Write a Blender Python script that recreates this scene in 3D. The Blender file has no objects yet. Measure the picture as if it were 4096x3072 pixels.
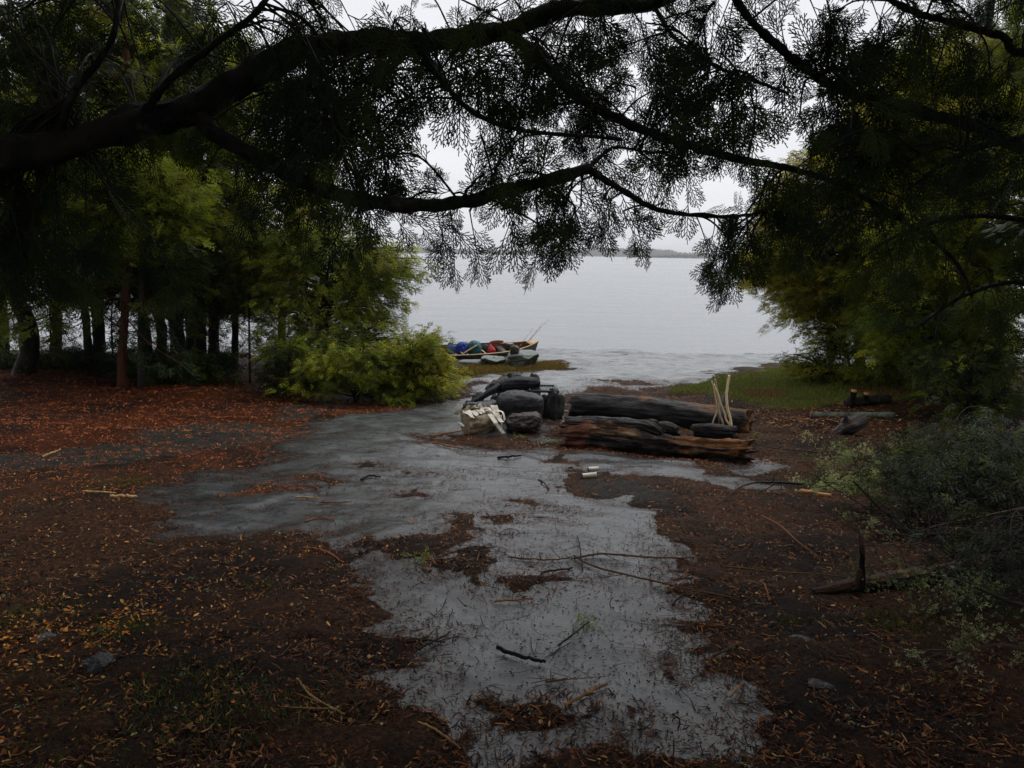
import bpy, math, random
import numpy as np
from mathutils import Vector, Matrix

SC = bpy.context.scene
COL = SC.collection
random.seed(5)
RNG = np.random.default_rng(11)

# ------------------------------------------------------------------ camera
FPX = 692.0                      # focal length in pixels of a 1024 px wide picture
PITCH, ROLL = math.radians(10.64), math.radians(1.0)
CAMZ = 1.6
cam_d = bpy.data.cameras.new('camera')
cam = bpy.data.objects.new('camera', cam_d)
COL.objects.link(cam)
cam_d.sensor_width = 36.0
cam_d.lens = FPX / 1024 * 36.0
cam_d.clip_start = 0.05
cam_d.clip_end = 20000
CM = Matrix.Translation((0, 0, CAMZ)) @ Matrix.Rotation(math.pi / 2 - PITCH, 4, 'X') @ Matrix.Rotation(ROLL, 4, 'Z')
cam.matrix_world = CM
SC.camera = cam
RC = np.array(CM.to_3x3())
# ------------------------------------------------------------------ world, sun, exposure
SUN_EL, SUN_AZ = math.radians(58), math.radians(50)      # overcast: a wide soft sun out over the lake
w = bpy.data.worlds.new('World')
SC.world = w
w.use_nodes = True
nt = w.node_tree
nt.nodes.clear()
o_ = nt.nodes.new('ShaderNodeOutputWorld')
bg = nt.nodes.new('ShaderNodeBackground')
sky = nt.nodes.new('ShaderNodeTexSky')
sky.sky_type = 'NISHITA'
sky.sun_disc = False
sky.sun_elevation = SUN_EL
sky.sun_rotation = SUN_AZ
sky.air_density = 1.0
sky.dust_density = 4.0
hs = nt.nodes.new('ShaderNodeHueSaturation')
hs.inputs['Saturation'].default_value = 0.12
mixw = nt.nodes.new('ShaderNodeMixRGB')
mixw.inputs['Fac'].default_value = 0.82
tc = nt.nodes.new('ShaderNodeTexCoord')
mp = nt.nodes.new('ShaderNodeMapping')
mp.inputs['Scale'].default_value = (1.2, 1.2, 7.0)
nz = nt.nodes.new('ShaderNodeTexNoise')
nz.inputs['Scale'].default_value = 1.6
nz.inputs['Detail'].default_value = 4
cr = nt.nodes.new('ShaderNodeValToRGB')
cr.color_ramp.elements[0].position = 0.3
cr.color_ramp.elements[0].color = (7.0, 7.2, 7.6, 1)
cr.color_ramp.elements[1].position = 0.7
cr.color_ramp.elements[1].color = (8.3, 8.45, 8.8, 1)
nt.links.new(tc.outputs['Generated'], mp.inputs['Vector'])
nt.links.new(mp.outputs['Vector'], nz.inputs['Vector'])
nt.links.new(nz.outputs['Fac'], cr.inputs['Fac'])
nt.links.new(sky.outputs['Color'], hs.inputs['Color'])
nt.links.new(hs.outputs['Color'], mixw.inputs['Color1'])
nt.links.new(cr.outputs['Color'], mixw.inputs['Color2'])
nt.links.new(mixw.outputs['Color'], bg.inputs['Color'])
bg.inputs['Strength'].default_value = 0.124
nt.links.new(bg.outputs['Background'], o_.inputs['Surface'])
sl = bpy.data.lights.new('sun', 'SUN')
sl.energy = 1.5
sl.angle = math.radians(40)
sl.color = (1.0, 0.97, 0.93)
so = bpy.data.objects.new('sun', sl)
COL.objects.link(so)
_sd = Vector((math.sin(SUN_AZ) * math.cos(SUN_EL), math.cos(SUN_AZ) * math.cos(SUN_EL), math.sin(SUN_EL)))
so.rotation_euler = _sd.to_track_quat('Z', 'Y').to_euler()
vs = SC.view_settings
vs.view_transform = 'Standard'
vs.look = 'None'
vs.exposure = 0.0
vs.gamma = 1.0
SC.cycles.max_bounces = 5
SC.cycles.transparent_max_bounces = 4
SC.cycles.diffuse_bounces = 3
SC.cycles.glossy_bounces = 2
SC.cycles.transmission_bounces = 2
SC.cycles.volume_bounces = 0
SC.cycles.caustics_reflective = False
SC.cycles.caustics_refractive = False

# ------------------------------------------------------------------ noise
def _hash(ix, iy, iz, seed):
    h = (ix.astype(np.int64) * 374761393 + iy.astype(np.int64) * 668265263 + iz.astype(np.int64) * 2147483647 + seed * 1274126177) & 0xffffffff
    h = ((h ^ (h >> 13)) * 1274126177) & 0xffffffff
    h = (h ^ (h >> 16)) & 0xffffffff
    return h / 4294967295.0 * 2 - 1

def vnoise(x, y, z=None, seed=0):
    x = np.asarray(x, float); y = np.asarray(y, float)
    z = np.zeros_like(x) if z is None else np.asarray(z, float)
    ix, iy, iz = np.floor(x), np.floor(y), np.floor(z)
    fx, fy, fz = x - ix, y - iy, z - iz
    fx, fy, fz = [t * t * t * (t * (t * 6 - 15) + 10) for t in (fx, fy, fz)]
    r = 0
    for a in (0, 1):
        for b in (0, 1):
            for c in (0, 1):
                r = r + _hash(ix + a, iy + b, iz + c, seed) * (fx if a else 1 - fx) * (fy if b else 1 - fy) * (fz if c else 1 - fz)
    return r

def fbm(x, y, z=None, octs=4, seed=0, gain=0.5):
    r, a, f = 0, 1.0, 1.0
    for i in range(octs):
        r = r + a * vnoise(np.asarray(x) * f, np.asarray(y) * f, None if z is None else np.asarray(z) * f, seed + i * 17)
        a *= gain; f *= 2.03
    return r

# ------------------------------------------------------------------ pixels <-> world
S = 1024 / 2212.0                # my working picture was 2212 px wide
def ray(px, py):
    d = np.array([(px - 512) / FPX, -(py - 384) / FPX, -1.0])
    return RC @ d
def P(x, y, d):
    """point seen at (x, y) of the 2212 px wide picture, at depth d (metres along +Y)"""
    r = ray(x * S, y * S)
    return np.array([0, 0, CAMZ]) + r * (d / r[1])
def F(x, y, d):                  # same, full 4096 px coordinates
    return P(x * 0.54004, y * 0.54004, d)

_py = np.linspace(-60, 60, 1201)
_pz = np.interp(_py, [-60, -8, 1.5, 5, 9, 11, 14, 18, 20, 22, 24.5, 26.5, 29, 34, 60], [1.2, .3, 0, -.32, -.785, -.97, -1.2, -1.46, -1.56, -1.68, -1.84, -2.02, -2.6, -3.6, -5])
_k = np.hanning(15); _k /= _k.sum()
_pz = np.convolve(np.pad(_pz, 7, 'edge'), _k, 'valid')
LAKE = -2.0
PUD = []                         # puddles (cx, cy, rx, ry)

def H(x, y):
    x = np.asarray(x, float); y = np.asarray(y, float)
    yy = y + 0.9 * vnoise(x * .22, y * .1, seed=3) * np.clip((y - 15) / 8, 0, 1)
    z = np.interp(yy, _py, _pz)
    z = z + .05 * fbm(x * .5, y * .5, octs=3, seed=7) * np.clip(y / 5, .4, 1.6)
    z = z + .012 * fbm(x * 2.6 + .5 * y, y * 3.4, octs=4, seed=9) * np.clip(9 / (np.abs(y) + .1), .2, 1)
    z = z + np.clip(x - 4.0, 0, 10) * .05 * np.clip(1 - (y - 14) / 8, 0, 1)
    z = z + np.clip(-x - 5.0, 0, 8) * .02 * np.clip(1 - (y - 14) / 8, 0, 1)
    # low outcrop along the water on the right, canoe landing lower
    z = z + .16 * np.exp(-((y - 24.3) / 1.1) ** 2) * np.clip((x - 1.5) / 2, 0, 1) * np.clip((11 - x) / 3, 0, 1)
    z = z - .10 * np.exp(-((y - 22.9) / 1.2) ** 2) * np.clip((.2 - x) / 1, 0, 1)
    for cx, cy, rx, ry in PUD:
        z = z - .06 * np.exp(-(((x - cx) / rx) ** 2 + ((y - cy) / ry) ** 2) ** 2)
    return z

def Gd(x, y):
    """ground point under pixel (x, y) of the 2212 px picture"""
    r = ray(x * S, y * S)
    t = np.linspace(.8, 60, 3000) / r[1]
    pts = np.array([0, 0, CAMZ])[None] + r[None] * t[:, None]
    below = pts[:, 2] < H(pts[:, 0], pts[:, 1])
    i = int(np.argmax(below)) if below.any() else len(t) - 1
    i = max(i, 1)
    a, b = pts[i - 1], pts[i]
    ga, gb = a[2] - float(H(a[0], a[1])), b[2] - float(H(b[0], b[1]))
    f = ga / (ga - gb) if ga != gb else 0
    return a + (b - a) * f
for (x, y, rx, ry) in [(1278, 772, .75, .35), (1400, 775, .5, .3), (1330, 762, .35, .2)]:
    g = Gd(x, y); PUD.append((g[0], g[1], rx, ry))
def GF(x, y):
    return Gd(x * 0.54004, y * 0.54004)
def onground(p, dz=0):
    return np.array([p[0], p[1], float(H(p[0], p[1])) + dz])

# ------------------------------------------------------------------ object helpers
def tag(o, label=None, cat=None, group=None, kind=None):
    if label: o['label'] = label
    if cat: o['category'] = cat
    if group: o['group'] = group
    if kind: o['kind'] = kind
    return o

def empty(name, loc=(0, 0, 0), label=None, cat=None, group=None):
    o = bpy.data.objects.new(name, None)
    COL.objects.link(o)
    o.location = [float(v) for v in loc]
    o.empty_display_size = .1
    return tag(o, label, cat, group)

def mesh_np(name, V, Fc, mat=None, parent=None, col=None, smooth=False, fl=None, world=True):
    """V (n,3), Fc: (m,k) array or list of arrays of differing k. Coordinates are world; a parent's offset is removed."""
    V = np.asarray(V, np.float32)
    if parent is not None and world:
        V = V - np.array(parent.location, np.float32)
    me = bpy.data.meshes.new(name)
    fs = Fc if isinstance(Fc, list) else [Fc]
    fs = [np.asarray(f, np.int32) for f in fs if len(f)]
    tot = np.concatenate([f.ravel() for f in fs])
    sizes = np.concatenate([np.full(len(f), f.shape[1], np.int32) for f in fs])
    starts = np.concatenate([[0], np.cumsum(sizes)[:-1]]).astype(np.int32)
    me.vertices.add(len(V)); me.vertices.foreach_set('co', V.ravel())
    me.loops.add(len(tot)); me.loops.foreach_set('vertex_index', tot)
    me.polygons.add(len(sizes)); me.polygons.foreach_set('loop_start', starts); me.polygons.foreach_set('loop_total', sizes)
    if smooth:
        me.polygons.foreach_set('use_smooth', np.ones(len(sizes), bool))
    me.update(calc_edges=True)
    if col is not None:
        a = me.attributes.new('Col', 'FLOAT_COLOR', 'POINT')
        c = np.ones((len(V), 4), np.float32); c[:, :3] = col
        a.data.foreach_set('color', c.ravel())
    for k, v in (fl or {}).items():
        a = me.attributes.new(k, 'FLOAT', 'POINT')
        a.data.foreach_set('value', np.asarray(v, np.float32).ravel())
    me.validate()
    if mat: me.materials.append(mat)
    o = bpy.data.objects.new(name, me)
    COL.objects.link(o)
    if parent is not None: o.parent = parent
    return o

def join(parts):
    V, Fq, n = [], {}, 0
    for v, f in parts:
        fs = f if isinstance(f, list) else [f]
        for g in fs:
            g = np.asarray(g)
            if len(g): Fq.setdefault(g.shape[1], []).append(g + n)
        V.append(np.asarray(v, float)); n += len(v)
    return np.concatenate(V), [np.concatenate(g) for g in Fq.values()]

def smoothline(pts, n):
    """Catmull-Rom resample of an (k, m) array to n points"""
    pts = np.asarray(pts, float)
    if len(pts) < 3:
        t = np.linspace(0, 1, n)[:, None]
        return pts[0] * (1 - t) + pts[-1] * t
    q = np.vstack([2 * pts[0] - pts[1], pts, 2 * pts[-1] - pts[-2]])
    seg = np.linspace(0, len(pts) - 1 - 1e-6, n)
    i = seg.astype(int); t = (seg - i)[:, None]
    p0, p1, p2, p3 = q[i], q[i + 1], q[i + 2], q[i + 3]
    return .5 * (2 * p1 + (p2 - p0) * t + (2 * p0 - 5 * p1 + 4 * p2 - p3) * t ** 2 + (3 * p1 - p0 - 3 * p2 + p3) * t ** 3)

def tube(pts, rad, ns=8, rough=0, seed=0, caps=True, squash=1.0, nfreq=(3., 14.)):
    pts = np.asarray(pts, float); rad = np.broadcast_to(np.asarray(rad, float), (len(pts),)).copy()
    T = np.gradient(pts, axis=0); T /= np.linalg.norm(T, axis=1)[:, None] + 1e-9
    up = np.array([0, 0, 1.]) if abs(T[:, 2]).mean() < .8 else np.array([1., 0, 0])
    U = np.cross(T, up); U /= np.linalg.norm(U, axis=1)[:, None] + 1e-9
    W = np.cross(U, T)
    a = np.linspace(0, 2 * np.pi, ns, endpoint=False)
    r = np.repeat(rad[:, None], ns, 1)
    L = np.concatenate([[0], np.cumsum(np.linalg.norm(np.diff(pts, axis=0), axis=1))])
    if rough:
        A, LL = np.meshgrid(a, L)
        k = 1 / max(rad.mean(), 1e-4)
        r = r * (1 + rough * fbm(np.cos(A) * 2 + seed, np.sin(A) * 2, LL * k * .5 / 1.0, octs=4, seed=seed, gain=.6))
    V = pts[:, None] + r[..., None] * (np.cos(a)[None, :, None] * U[:, None] + squash * np.sin(a)[None, :, None] * W[:, None])
    n = len(pts)
    i = np.arange(n - 1)[:, None] * ns; j = np.arange(ns)[None]
    jn = (j + 1) % ns
    Q = np.stack([i + j, i + jn, i + ns + jn, i + ns + j], -1).reshape(-1, 4)
    V = V.reshape(-1, 3)
    if caps:
        V = np.vstack([V, pts[0], pts[-1]])
        c0, c1 = n * ns, n * ns + 1
        jj = np.arange(ns)
        T0 = np.stack([np.full(ns, c0), (jj + 1) % ns, jj], -1)
        T1 = np.stack([np.full(ns, c1), (n - 1) * ns + jj, (n - 1) * ns + (jj + 1) % ns], -1)
        return V, [Q, np.vstack([T0, T1])]
    return V, [Q]

def boxv(c, sx, sy, sz, R=None):
    v = np.array([[a, b, d] for a in (-.5, .5) for b in (-.5, .5) for d in (-.5, .5)]) * [sx, sy, sz]
    if R is not None: v = v @ np.asarray(R).T
    f = np.array([[0, 1, 3, 2], [4, 6, 7, 5], [0, 4, 5, 1], [2, 3, 7, 6], [0, 2, 6, 4], [1, 5, 7, 3]])
    return v + np.asarray(c), [f]

import bmesh
_ico = {}
def ico(sub):
    if sub not in _ico:
        bm = bmesh.new(); bmesh.ops.create_icosphere(bm, subdivisions=sub, radius=1)
        bm.verts.ensure_lookup_table()
        v = np.array([q.co[:] for q in bm.verts]); f = np.array([[q.index for q in p.verts] for p in bm.faces]); bm.free()
        _ico[sub] = (v, f)
    return _ico[sub]

def rockshape(sx, sy, sz, seed=0, cuts=9, rough=.07, sub=5, flat=.62):
    v, f = ico(sub)
    v = v.copy()
    r = np.random.default_rng(seed)
    pn = r.uniform(3.5, 6)
    v = v / ((np.abs(v) ** pn).sum(1) ** (1 / pn))[:, None] * .82
    if cuts > 6:
        v[:, 0] += v[:, 2] * r.normal(0, .12); v[:, 1] += v[:, 2] * r.normal(0, .1); v *= 1 + .16 * v[:, [0]] * r.normal(0, .8)
    else:
        v = v * .5 + ico(sub)[0] * .45
    for _ in range(cuts):
        n = r.normal(size=3); n /= np.linalg.norm(n)
        d = r.uniform(max(flat, .6), 1.0)
        v -= np.maximum(v @ n - d, 0)[:, None] * n
    n0 = v / (np.linalg.norm(v, axis=1)[:, None] + 1e-9)
    v = v + n0 * (rough * 1.6 * fbm(v[:, 0] * 1.7 + seed, v[:, 1] * 1.7, v[:, 2] * 1.7, octs=2, seed=seed)[:, None]
                  - rough * 1.1 * np.maximum(0, .55 - np.abs(fbm(v[:, 0] * 2.4 + seed, v[:, 1] * 2.4, v[:, 2] * 4.4, octs=4, seed=seed + 8)) * 3)[:, None]
                  + rough * .75 * fbm(v[:, 0] * 7 + seed, v[:, 1] * 7, v[:, 2] * 9, octs=3, seed=seed + 3)[:, None])
    m = np.abs(v).max(0)
    v = v / m * np.array([sx, sy, sz]) / 2
    return v, f

def rotz(v, a):
    c, s = math.cos(a), math.sin(a)
    return v @ np.array([[c, -s, 0], [s, c, 0], [0, 0, 1]]).T
def roty(v, a):
    c, s = math.cos(a), math.sin(a)
    return v @ np.array([[c, 0, s], [0, 1, 0], [-s, 0, c]]).T
def rotx(v, a):
    c, s = math.cos(a), math.sin(a)
    return v @ np.array([[1, 0, 0], [0, c, -s], [0, s, c]]).T

# ------------------------------------------------------------------ materials
class NT:
    def __init__(self, name):
        self.m = bpy.data.materials.new(name); self.m.use_nodes = True
        self.t = self.m.node_tree; self.t.nodes.clear()
        self.out = self.n('ShaderNodeOutputMaterial')
    def n(self, typ, **kw):
        x = self.t.nodes.new(typ)
        for k, v in kw.items():
            if k in x.inputs: x.inputs[k].default_value = v
            else: setattr(x, k, v)
        return x
    def l(self, a, b): self.t.links.new(a, b)
    def inp(self, node, key, val):
        if hasattr(val, 'is_linked') or hasattr(val, 'links'): self.l(val, node.inputs[key])
        else: node.inputs[key].default_value = val
    def coords(self, scale=(1, 1, 1), kind='Object'):
        tc = self.n('ShaderNodeTexCoord'); mp = self.n('ShaderNodeMapping')
        mp.inputs['Scale'].default_value = scale
        self.l(tc.outputs[kind], mp.inputs['Vector'])
        return mp.outputs['Vector']
    def noise(self, vec, scale, detail=4, rough=.55, dist=0):
        x = self.n('ShaderNodeTexNoise'); self.l(vec, x.inputs['Vector'])
        x.inputs['Scale'].default_value = scale; x.inputs['Detail'].default_value = detail
        x.inputs['Roughness'].default_value = rough; x.inputs['Distortion'].default_value = dist
        return x.outputs['Fac']
    def ramp(self, fac, stops, interp='LINEAR'):
        x = self.n('ShaderNodeValToRGB'); self.l(fac, x.inputs['Fac'])
        r = x.color_ramp; r.interpolation = interp
        while len(r.elements) > 1: r.elements.remove(r.elements[-1])
        for i, (p, c) in enumerate(stops):
            e = r.elements[0] if i == 0 else r.elements.new(p)
            e.position = p
            e.color = (c, c, c, 1) if isinstance(c, (int, float)) else (*c, 1)
        return x.outputs['Color']
    def mix(self, fac, a, b, mode='MIX'):
        x = self.n('ShaderNodeMixRGB', blend_type=mode)
        self.inp(x, 'Fac', fac)
        for k, v in (('Color1', a), ('Color2', b)):
            if isinstance(v, tuple): x.inputs[k].default_value = (*v, 1)
            else: self.l(v, x.inputs[k])
        return x.outputs['Color']
    def math(self, op, a, b=0.0, clamp=False):
        x = self.n('ShaderNodeMath', operation=op, use_clamp=clamp)
        for i, v in enumerate((a, b)):
            if isinstance(v, (int, float)): x.inputs[i].default_value = v
            else: self.l(v, x.inputs[i])
        return x.outputs[0]
    def bump(self, h, strength=.5, dist=.02, normal=None):
        x = self.n('ShaderNodeBump'); self.l(h, x.inputs['Height'])
        self.inp(x, 'Strength', strength); x.inputs['Distance'].default_value = dist
        if normal is not None: self.l(normal, x.inputs['Normal'])
        return x.outputs['Normal']
    def bsdf(self, color, rough=.6, normal=None, spec=.5, metallic=0, surface=True, **kw):
        x = self.n('ShaderNodeBsdfPrincipled')
        if isinstance(color, tuple): x.inputs['Base Color'].default_value = (*color, 1)
        else: self.l(color, x.inputs['Base Color'])
        self.inp(x, 'Roughness', rough); self.inp(x, 'Specular IOR Level', spec); x.inputs['Metallic'].default_value = metallic
        for k, v in kw.items(): self.inp(x, k, v)
        if normal is not None: self.l(normal, x.inputs['Normal'])
        if surface: self.l(x.outputs[0], self.out.inputs['Surface'])
        return x
    def attr(self, name, out='Color'):
        x = self.n('ShaderNodeAttribute'); x.attribute_name = name
        return x.outputs[out]

def mat_leaf(name, transl=.35, rough=.45):
    k = NT(name)
    c = k.attr('Col')
    b = k.bsdf(c, rough, spec=.14, surface=False)
    t = k.n('ShaderNodeBsdfTranslucent')
    c2 = k.mix(1.0, c, (1.25, 1.15, .55), 'MULTIPLY')
    k.l(c2, t.inputs['Color'])
    m = k.n('ShaderNodeMixShader'); m.inputs[0].default_value = transl
    k.l(b.outputs[0], m.inputs[1]); k.l(t.outputs[0], m.inputs[2])
    k.l(m.outputs[0], k.out.inputs['Surface'])
    return k.m

def mat_col(name, rough=.5, spec=.4, bumps=0, transl=0):
    k = NT(name)
    nrm = None
    if bumps:
        nrm = k.bump(k.noise(k.coords(), bumps, 4), .6, .01)
    k.bsdf(k.attr('Col'), rough, nrm, spec)
    return k.m

def mat_bark(name, c1, c2, scale=(14, 14, 2.2), rough=.6, lichen=None):
    k = NT(name)
    v = k.coords(scale)
    n1 = k.noise(v, 1.4, 8, .7, .6)
    n2 = k.noise(k.coords((1, 1, 1)), 2.2, 4)
    c = k.ramp(n1, [(.3, c1), (.65, c2)])
    c = k.mix(k.ramp(n2, [(.45, 0), (.65, .6)]), c, tuple(x * .55 for x in c1))
    if lichen:
        n3 = k.noise(k.coords(), 9, 6, .7)
        c = k.mix(k.ramp(n3, [(.56, 0), (.62, .8)]), c, lichen)
    k.bsdf(c, rough, k.bump(n1, .9, .03), .12)
    return k.m

def mat_stone(name, c1, c2, lichen=None, rough=.42, scale=1.0, topcol=None, lt=.55):
    k = NT(name)
    v = k.coords()
    n1 = k.noise(v, 5 * scale, 8, .65, .4)
    n2 = k.noise(v, 60 * scale, 3, .7)
    c = k.ramp(n1, [(.3, c1), (.7, c2)])
    c = k.mix(k.ramp(n2, [(.4, 0), (.75, .45)]), c, tuple(min(1, x * 1.7) for x in c2))
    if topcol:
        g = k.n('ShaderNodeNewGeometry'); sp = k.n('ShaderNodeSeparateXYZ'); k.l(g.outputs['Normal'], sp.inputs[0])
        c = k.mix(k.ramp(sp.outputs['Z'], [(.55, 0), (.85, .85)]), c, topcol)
    if lichen:
        n3 = k.noise(v, 6 * scale, 8, .75)
        c = k.mix(k.ramp(n3, [(lt, 0), (lt + .07, .8)]), c, lichen)
    h = k.mix(.35, n1, n2)
    k.bsdf(c, k.ramp(n1, [(.3, max(rough - .15, .05)), (.7, rough + .12)]), k.bump(h, .9, .025), .28)
    return k.m

M = {}
M['leaf'] = mat_leaf('cedar_leaf', .45)
M['leafn'] = mat_leaf('cedar_leaf_overhead', .22, .7)
M['leafb'] = mat_leaf('broad_leaf', .4, .35)
M['bark'] = mat_bark('cedar_bark', (.006, .005, .005), (.032, .026, .021), lichen=(.045, .055, .038))
M['redbark'] = mat_bark('red_bark', (.020, .009, .006), (.11, .034, .016))
M['twig'] = mat_col('twig', .6, .15)
M['litter'] = mat_col('litter', .65, .10)
M['grass'] = mat_leaf('grass_blade', .25, .5)
M['lichen'] = mat_leaf('lichen', .3, .8)
M['stone_dark'] = mat_stone('wet_dark_stone', (.010, .010, .011), (.035, .035, .038), rough=.4)
M['stone_brown'] = mat_stone('brown_stone', (.022, .016, .013), (.075, .055, .045), rough=.42)
M['stone_grey'] = mat_stone('grey_stone', (.03, .031, .033), (.08, .083, .088), rough=.38)
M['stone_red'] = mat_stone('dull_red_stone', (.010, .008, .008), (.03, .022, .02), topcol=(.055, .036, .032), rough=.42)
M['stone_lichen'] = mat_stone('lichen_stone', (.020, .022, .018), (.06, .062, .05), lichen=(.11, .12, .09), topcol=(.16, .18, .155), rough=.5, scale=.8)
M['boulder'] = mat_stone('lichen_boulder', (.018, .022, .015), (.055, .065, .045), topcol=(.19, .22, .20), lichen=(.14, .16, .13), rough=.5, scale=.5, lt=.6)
M['char'] = mat_bark('charred_wood', (.006, .006, .007), (.022, .022, .024), (5, 5, 5), rough=.34)

# ------------------------------------------------------------------ foliage sprays
def spray_hi(seed, L=.19, wl=.0040):
    """flat cedar spray in the XY plane, axis +Y: thin diamonds"""
    r = np.random.default_rng(seed)
    D = []
    def dia(p, d, l, w, z0, z1):
        n = np.array([-d[1], d[0]])
        q = p + d * l
        D.append([[*(p - n * w * .35), z0], [*(p + n * w * .35), z0], [*(q + n * w * .6), z1], [*(q - n * w * .6), z1]])
    def zz(y): return -.9 * y * y
    nseg = 5
    ax = [np.array([0., 0.])]
    ang = math.pi / 2
    for i in range(nseg):
        ang += r.normal(0, .07)
        ax.append(ax[-1] + np.array([math.cos(ang), math.sin(ang)]) * L / nseg)
    ax = np.array(ax)
    for i in range(nseg):
        d = ax[i + 1] - ax[i]; l = np.linalg.norm(d)
        dia(ax[i], d / l, l * 1.15, wl * (1.2 - .12 * i), zz(ax[i][1]), zz(ax[i + 1][1]))
    n = int(L / .0135)
    for i in range(2, n):
        t = i / n
        p = ax[0] + 0
        s = t * nseg; k = min(int(s), nseg - 1); p = ax[k] + (ax[k + 1] - ax[k]) * (s - k)
        base = math.atan2(*(ax[k + 1] - ax[k])[::-1])
        side = 1 if i % 2 else -1
        ll = L * (.48 * math.sin(math.pi * min(1, (t * 1.0 + .12))) ** .8 * (1 - t * .35) + .03) * r.uniform(.75, 1.1)
        an = base + side * r.uniform(.58, .74)
        bend = -side * .22
        d = np.array([math.cos(an), math.sin(an)]); d2 = np.array([math.cos(an + bend), math.sin(an + bend)])
        z0 = zz(p[1])
        dia(p, d, ll * .6, wl * .95, z0, z0 - .02 * ll)
        pm = p + d * ll * .5
        dia(pm, d2, ll * .55, wl * .9, z0, z0 - .05 * ll)
        m = int(ll / .0115)
        for j in range(1, m):
            u = j / m
            q = p + d * ll * u if u < .5 else pm + d2 * ll * (u - .5)
            dd = an if u < .5 else an + bend
            sd = 1 if j % 2 else -1
            sl_ = min(ll * .62 * (1 - u * .75), .034) * r.uniform(.75, 1.1)
            a2 = dd + sd * r.uniform(.46, .62)
            dia(q, np.array([math.cos(a2), math.sin(a2)]), max(sl_, .014), wl * .9, z0, z0 - .01 * u)
    V = np.array(D).reshape(-1, 3)
    return V, np.arange(len(V)).reshape(-1, 4)

def spray_mid(seed, L=.26, w=.0105, n=9):
    r = np.random.default_rng(seed)
    D = []
    def dia(p, an, l, w_, z0, z1):
        d = np.array([math.cos(an), math.sin(an)]); nn = np.array([-d[1], d[0]])
        tw = r.uniform(-.4, .4) * w_
        D.append([[*p, z0], [*(p + d * l * .45 + nn * w_), z0 * .5 + z1 * .5 + tw], [*(p + d * l), z1], [*(p + d * l * .45 - nn * w_), z0 * .5 + z1 * .5 - tw]])
    def zz(y): return -.8 * y * y / L * .5
    dia(np.array([0., 0.]), math.pi / 2, L, w * .45, 0, zz(L))
    for i in range(1, n):
        t = i / n
        p = np.array([r.normal(0, .004), L * t])
        side = 1 if i % 2 else -1
        ll = L * (.5 * (1 - t) + .12) * r.uniform(.7, 1.15)
        an = math.pi / 2 - side * r.uniform(.5, .95)
        dia(p, an, ll, w * .8, zz(p[1]), zz(p[1]) - .25 * ll * r.uniform(-.2, 1))
        for j in (0.35, .7):
            q = p + np.array([math.cos(an), math.sin(an)]) * ll * j
            sd = 1 if r.random() < .5 else -1
            dia(q, an + sd * r.uniform(.4, .9), ll * .42 * r.uniform(.6, 1.2), w, zz(p[1]) - .1 * ll * j, zz(p[1]) - .25 * ll * r.uniform(0, 1))
    V = np.array(D).reshape(-1, 3)
    return V, np.arange(len(V)).reshape(-1, 4)

def spray_low(seed, L=.4):
    r = np.random.default_rng(seed)
    D = []
    for i in range(9):
        p = np.array([r.normal(0, .03), L * r.uniform(0, .7), r.normal(0, .02)])
        an = r.uniform(.1, math.pi - .1); l = L * r.uniform(.25, .45); w_ = l * .16
        d = np.array([math.cos(an), math.sin(an), r.normal(0, .35)]); nn = np.array([-d[1], d[0], r.normal(0, .4)])
        D.append([p, p + d * l * .5 + nn * w_, p + d * l, p + d * l * .5 - nn * w_])
    V = np.array(D).reshape(-1, 3)
    return V, np.arange(len(V)).reshape(-1, 4)

def spray_broad(seed, L=.22):
    """small twig with rounded leaves (deciduous)"""
    r = np.random.default_rng(seed)
    D = []
    for i in range(11):
        p = np.array([r.normal(0, .02), L * (i + .5) / 11, r.normal(0, .02)])
        d = np.array([r.normal(0, .8), r.normal(.3, .6), r.normal(-.3, .5)]); d /= np.linalg.norm(d)
        nn = np.cross(d, r.normal(size=3)); nn /= np.linalg.norm(nn)
        l = r.uniform(.035, .06); w_ = l * .33
        D.append([p, p + d * l * .5 + nn * w_, p + d * l, p + d * l * .5 - nn * w_])
    V = np.array(D).reshape(-1, 3)
    return V, np.arange(len(V)).reshape(-1, 4)

HI = [spray_hi(s) for s in range(6)]
MID = [spray_mid(s) for s in range(6)]
LOW = [spray_low(s) for s in range(5)]
BRD = [spray_broad(s) for s in range(5)]

class Sprays:
    """collects sprays (position, axis, normal, scale, colour) and bakes them into one mesh"""
    def __init__(self): self.p = []; self.a = []; self.n = []; self.s = []; self.c = []
    def add(self, p, a, n, s, c):
        self.p.append(p); self.a.append(a); self.n.append(n); self.s.append(s); self.c.append(c)
    def bake(self, protos, rng):
        p, a, n, s, c = [np.array(q, float) for q in (self.p, self.a, self.n, self.s, self.c)]
        a = a / np.linalg.norm(a, axis=1)[:, None]
        x = np.cross(a, n); x /= np.linalg.norm(x, axis=1)[:, None] + 1e-9
        z = np.cross(x, a)
        which = rng.integers(0, len(protos), len(p))
        VV, CC, n0, FF = [], [], 0, []
        for k, (v, f) in enumerate(protos):
            idx = np.where(which == k)[0]
            if not len(idx): continue
            R = np.stack([x[idx], a[idx], z[idx]], -1)
            W = np.einsum('nij,mj->nmi', R, v) * s[idx][:, None, None] + p[idx][:, None]
            VV.append(W.reshape(-1, 3))
            cc = np.repeat(c[idx][:, None], len(v), 1)
            t = np.clip(v[:, 1] / v[:, 1].max(), 0, 1)
            CC.append(cc.reshape(-1, 3))
            m = len(idx)
            FF.append((f[None] + (np.arange(m) * len(v))[:, None, None]).reshape(-1, 4) + n0)
            n0 += m * len(v)
        return np.concatenate(VV), np.concatenate(FF), np.concatenate(CC)

def pick(rng, cols, wts=None, var=.25):
    i = rng.choice(len(cols), p=wts)
    return np.array(cols[i]) * rng.uniform(1 - var, 1 + var)

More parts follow.
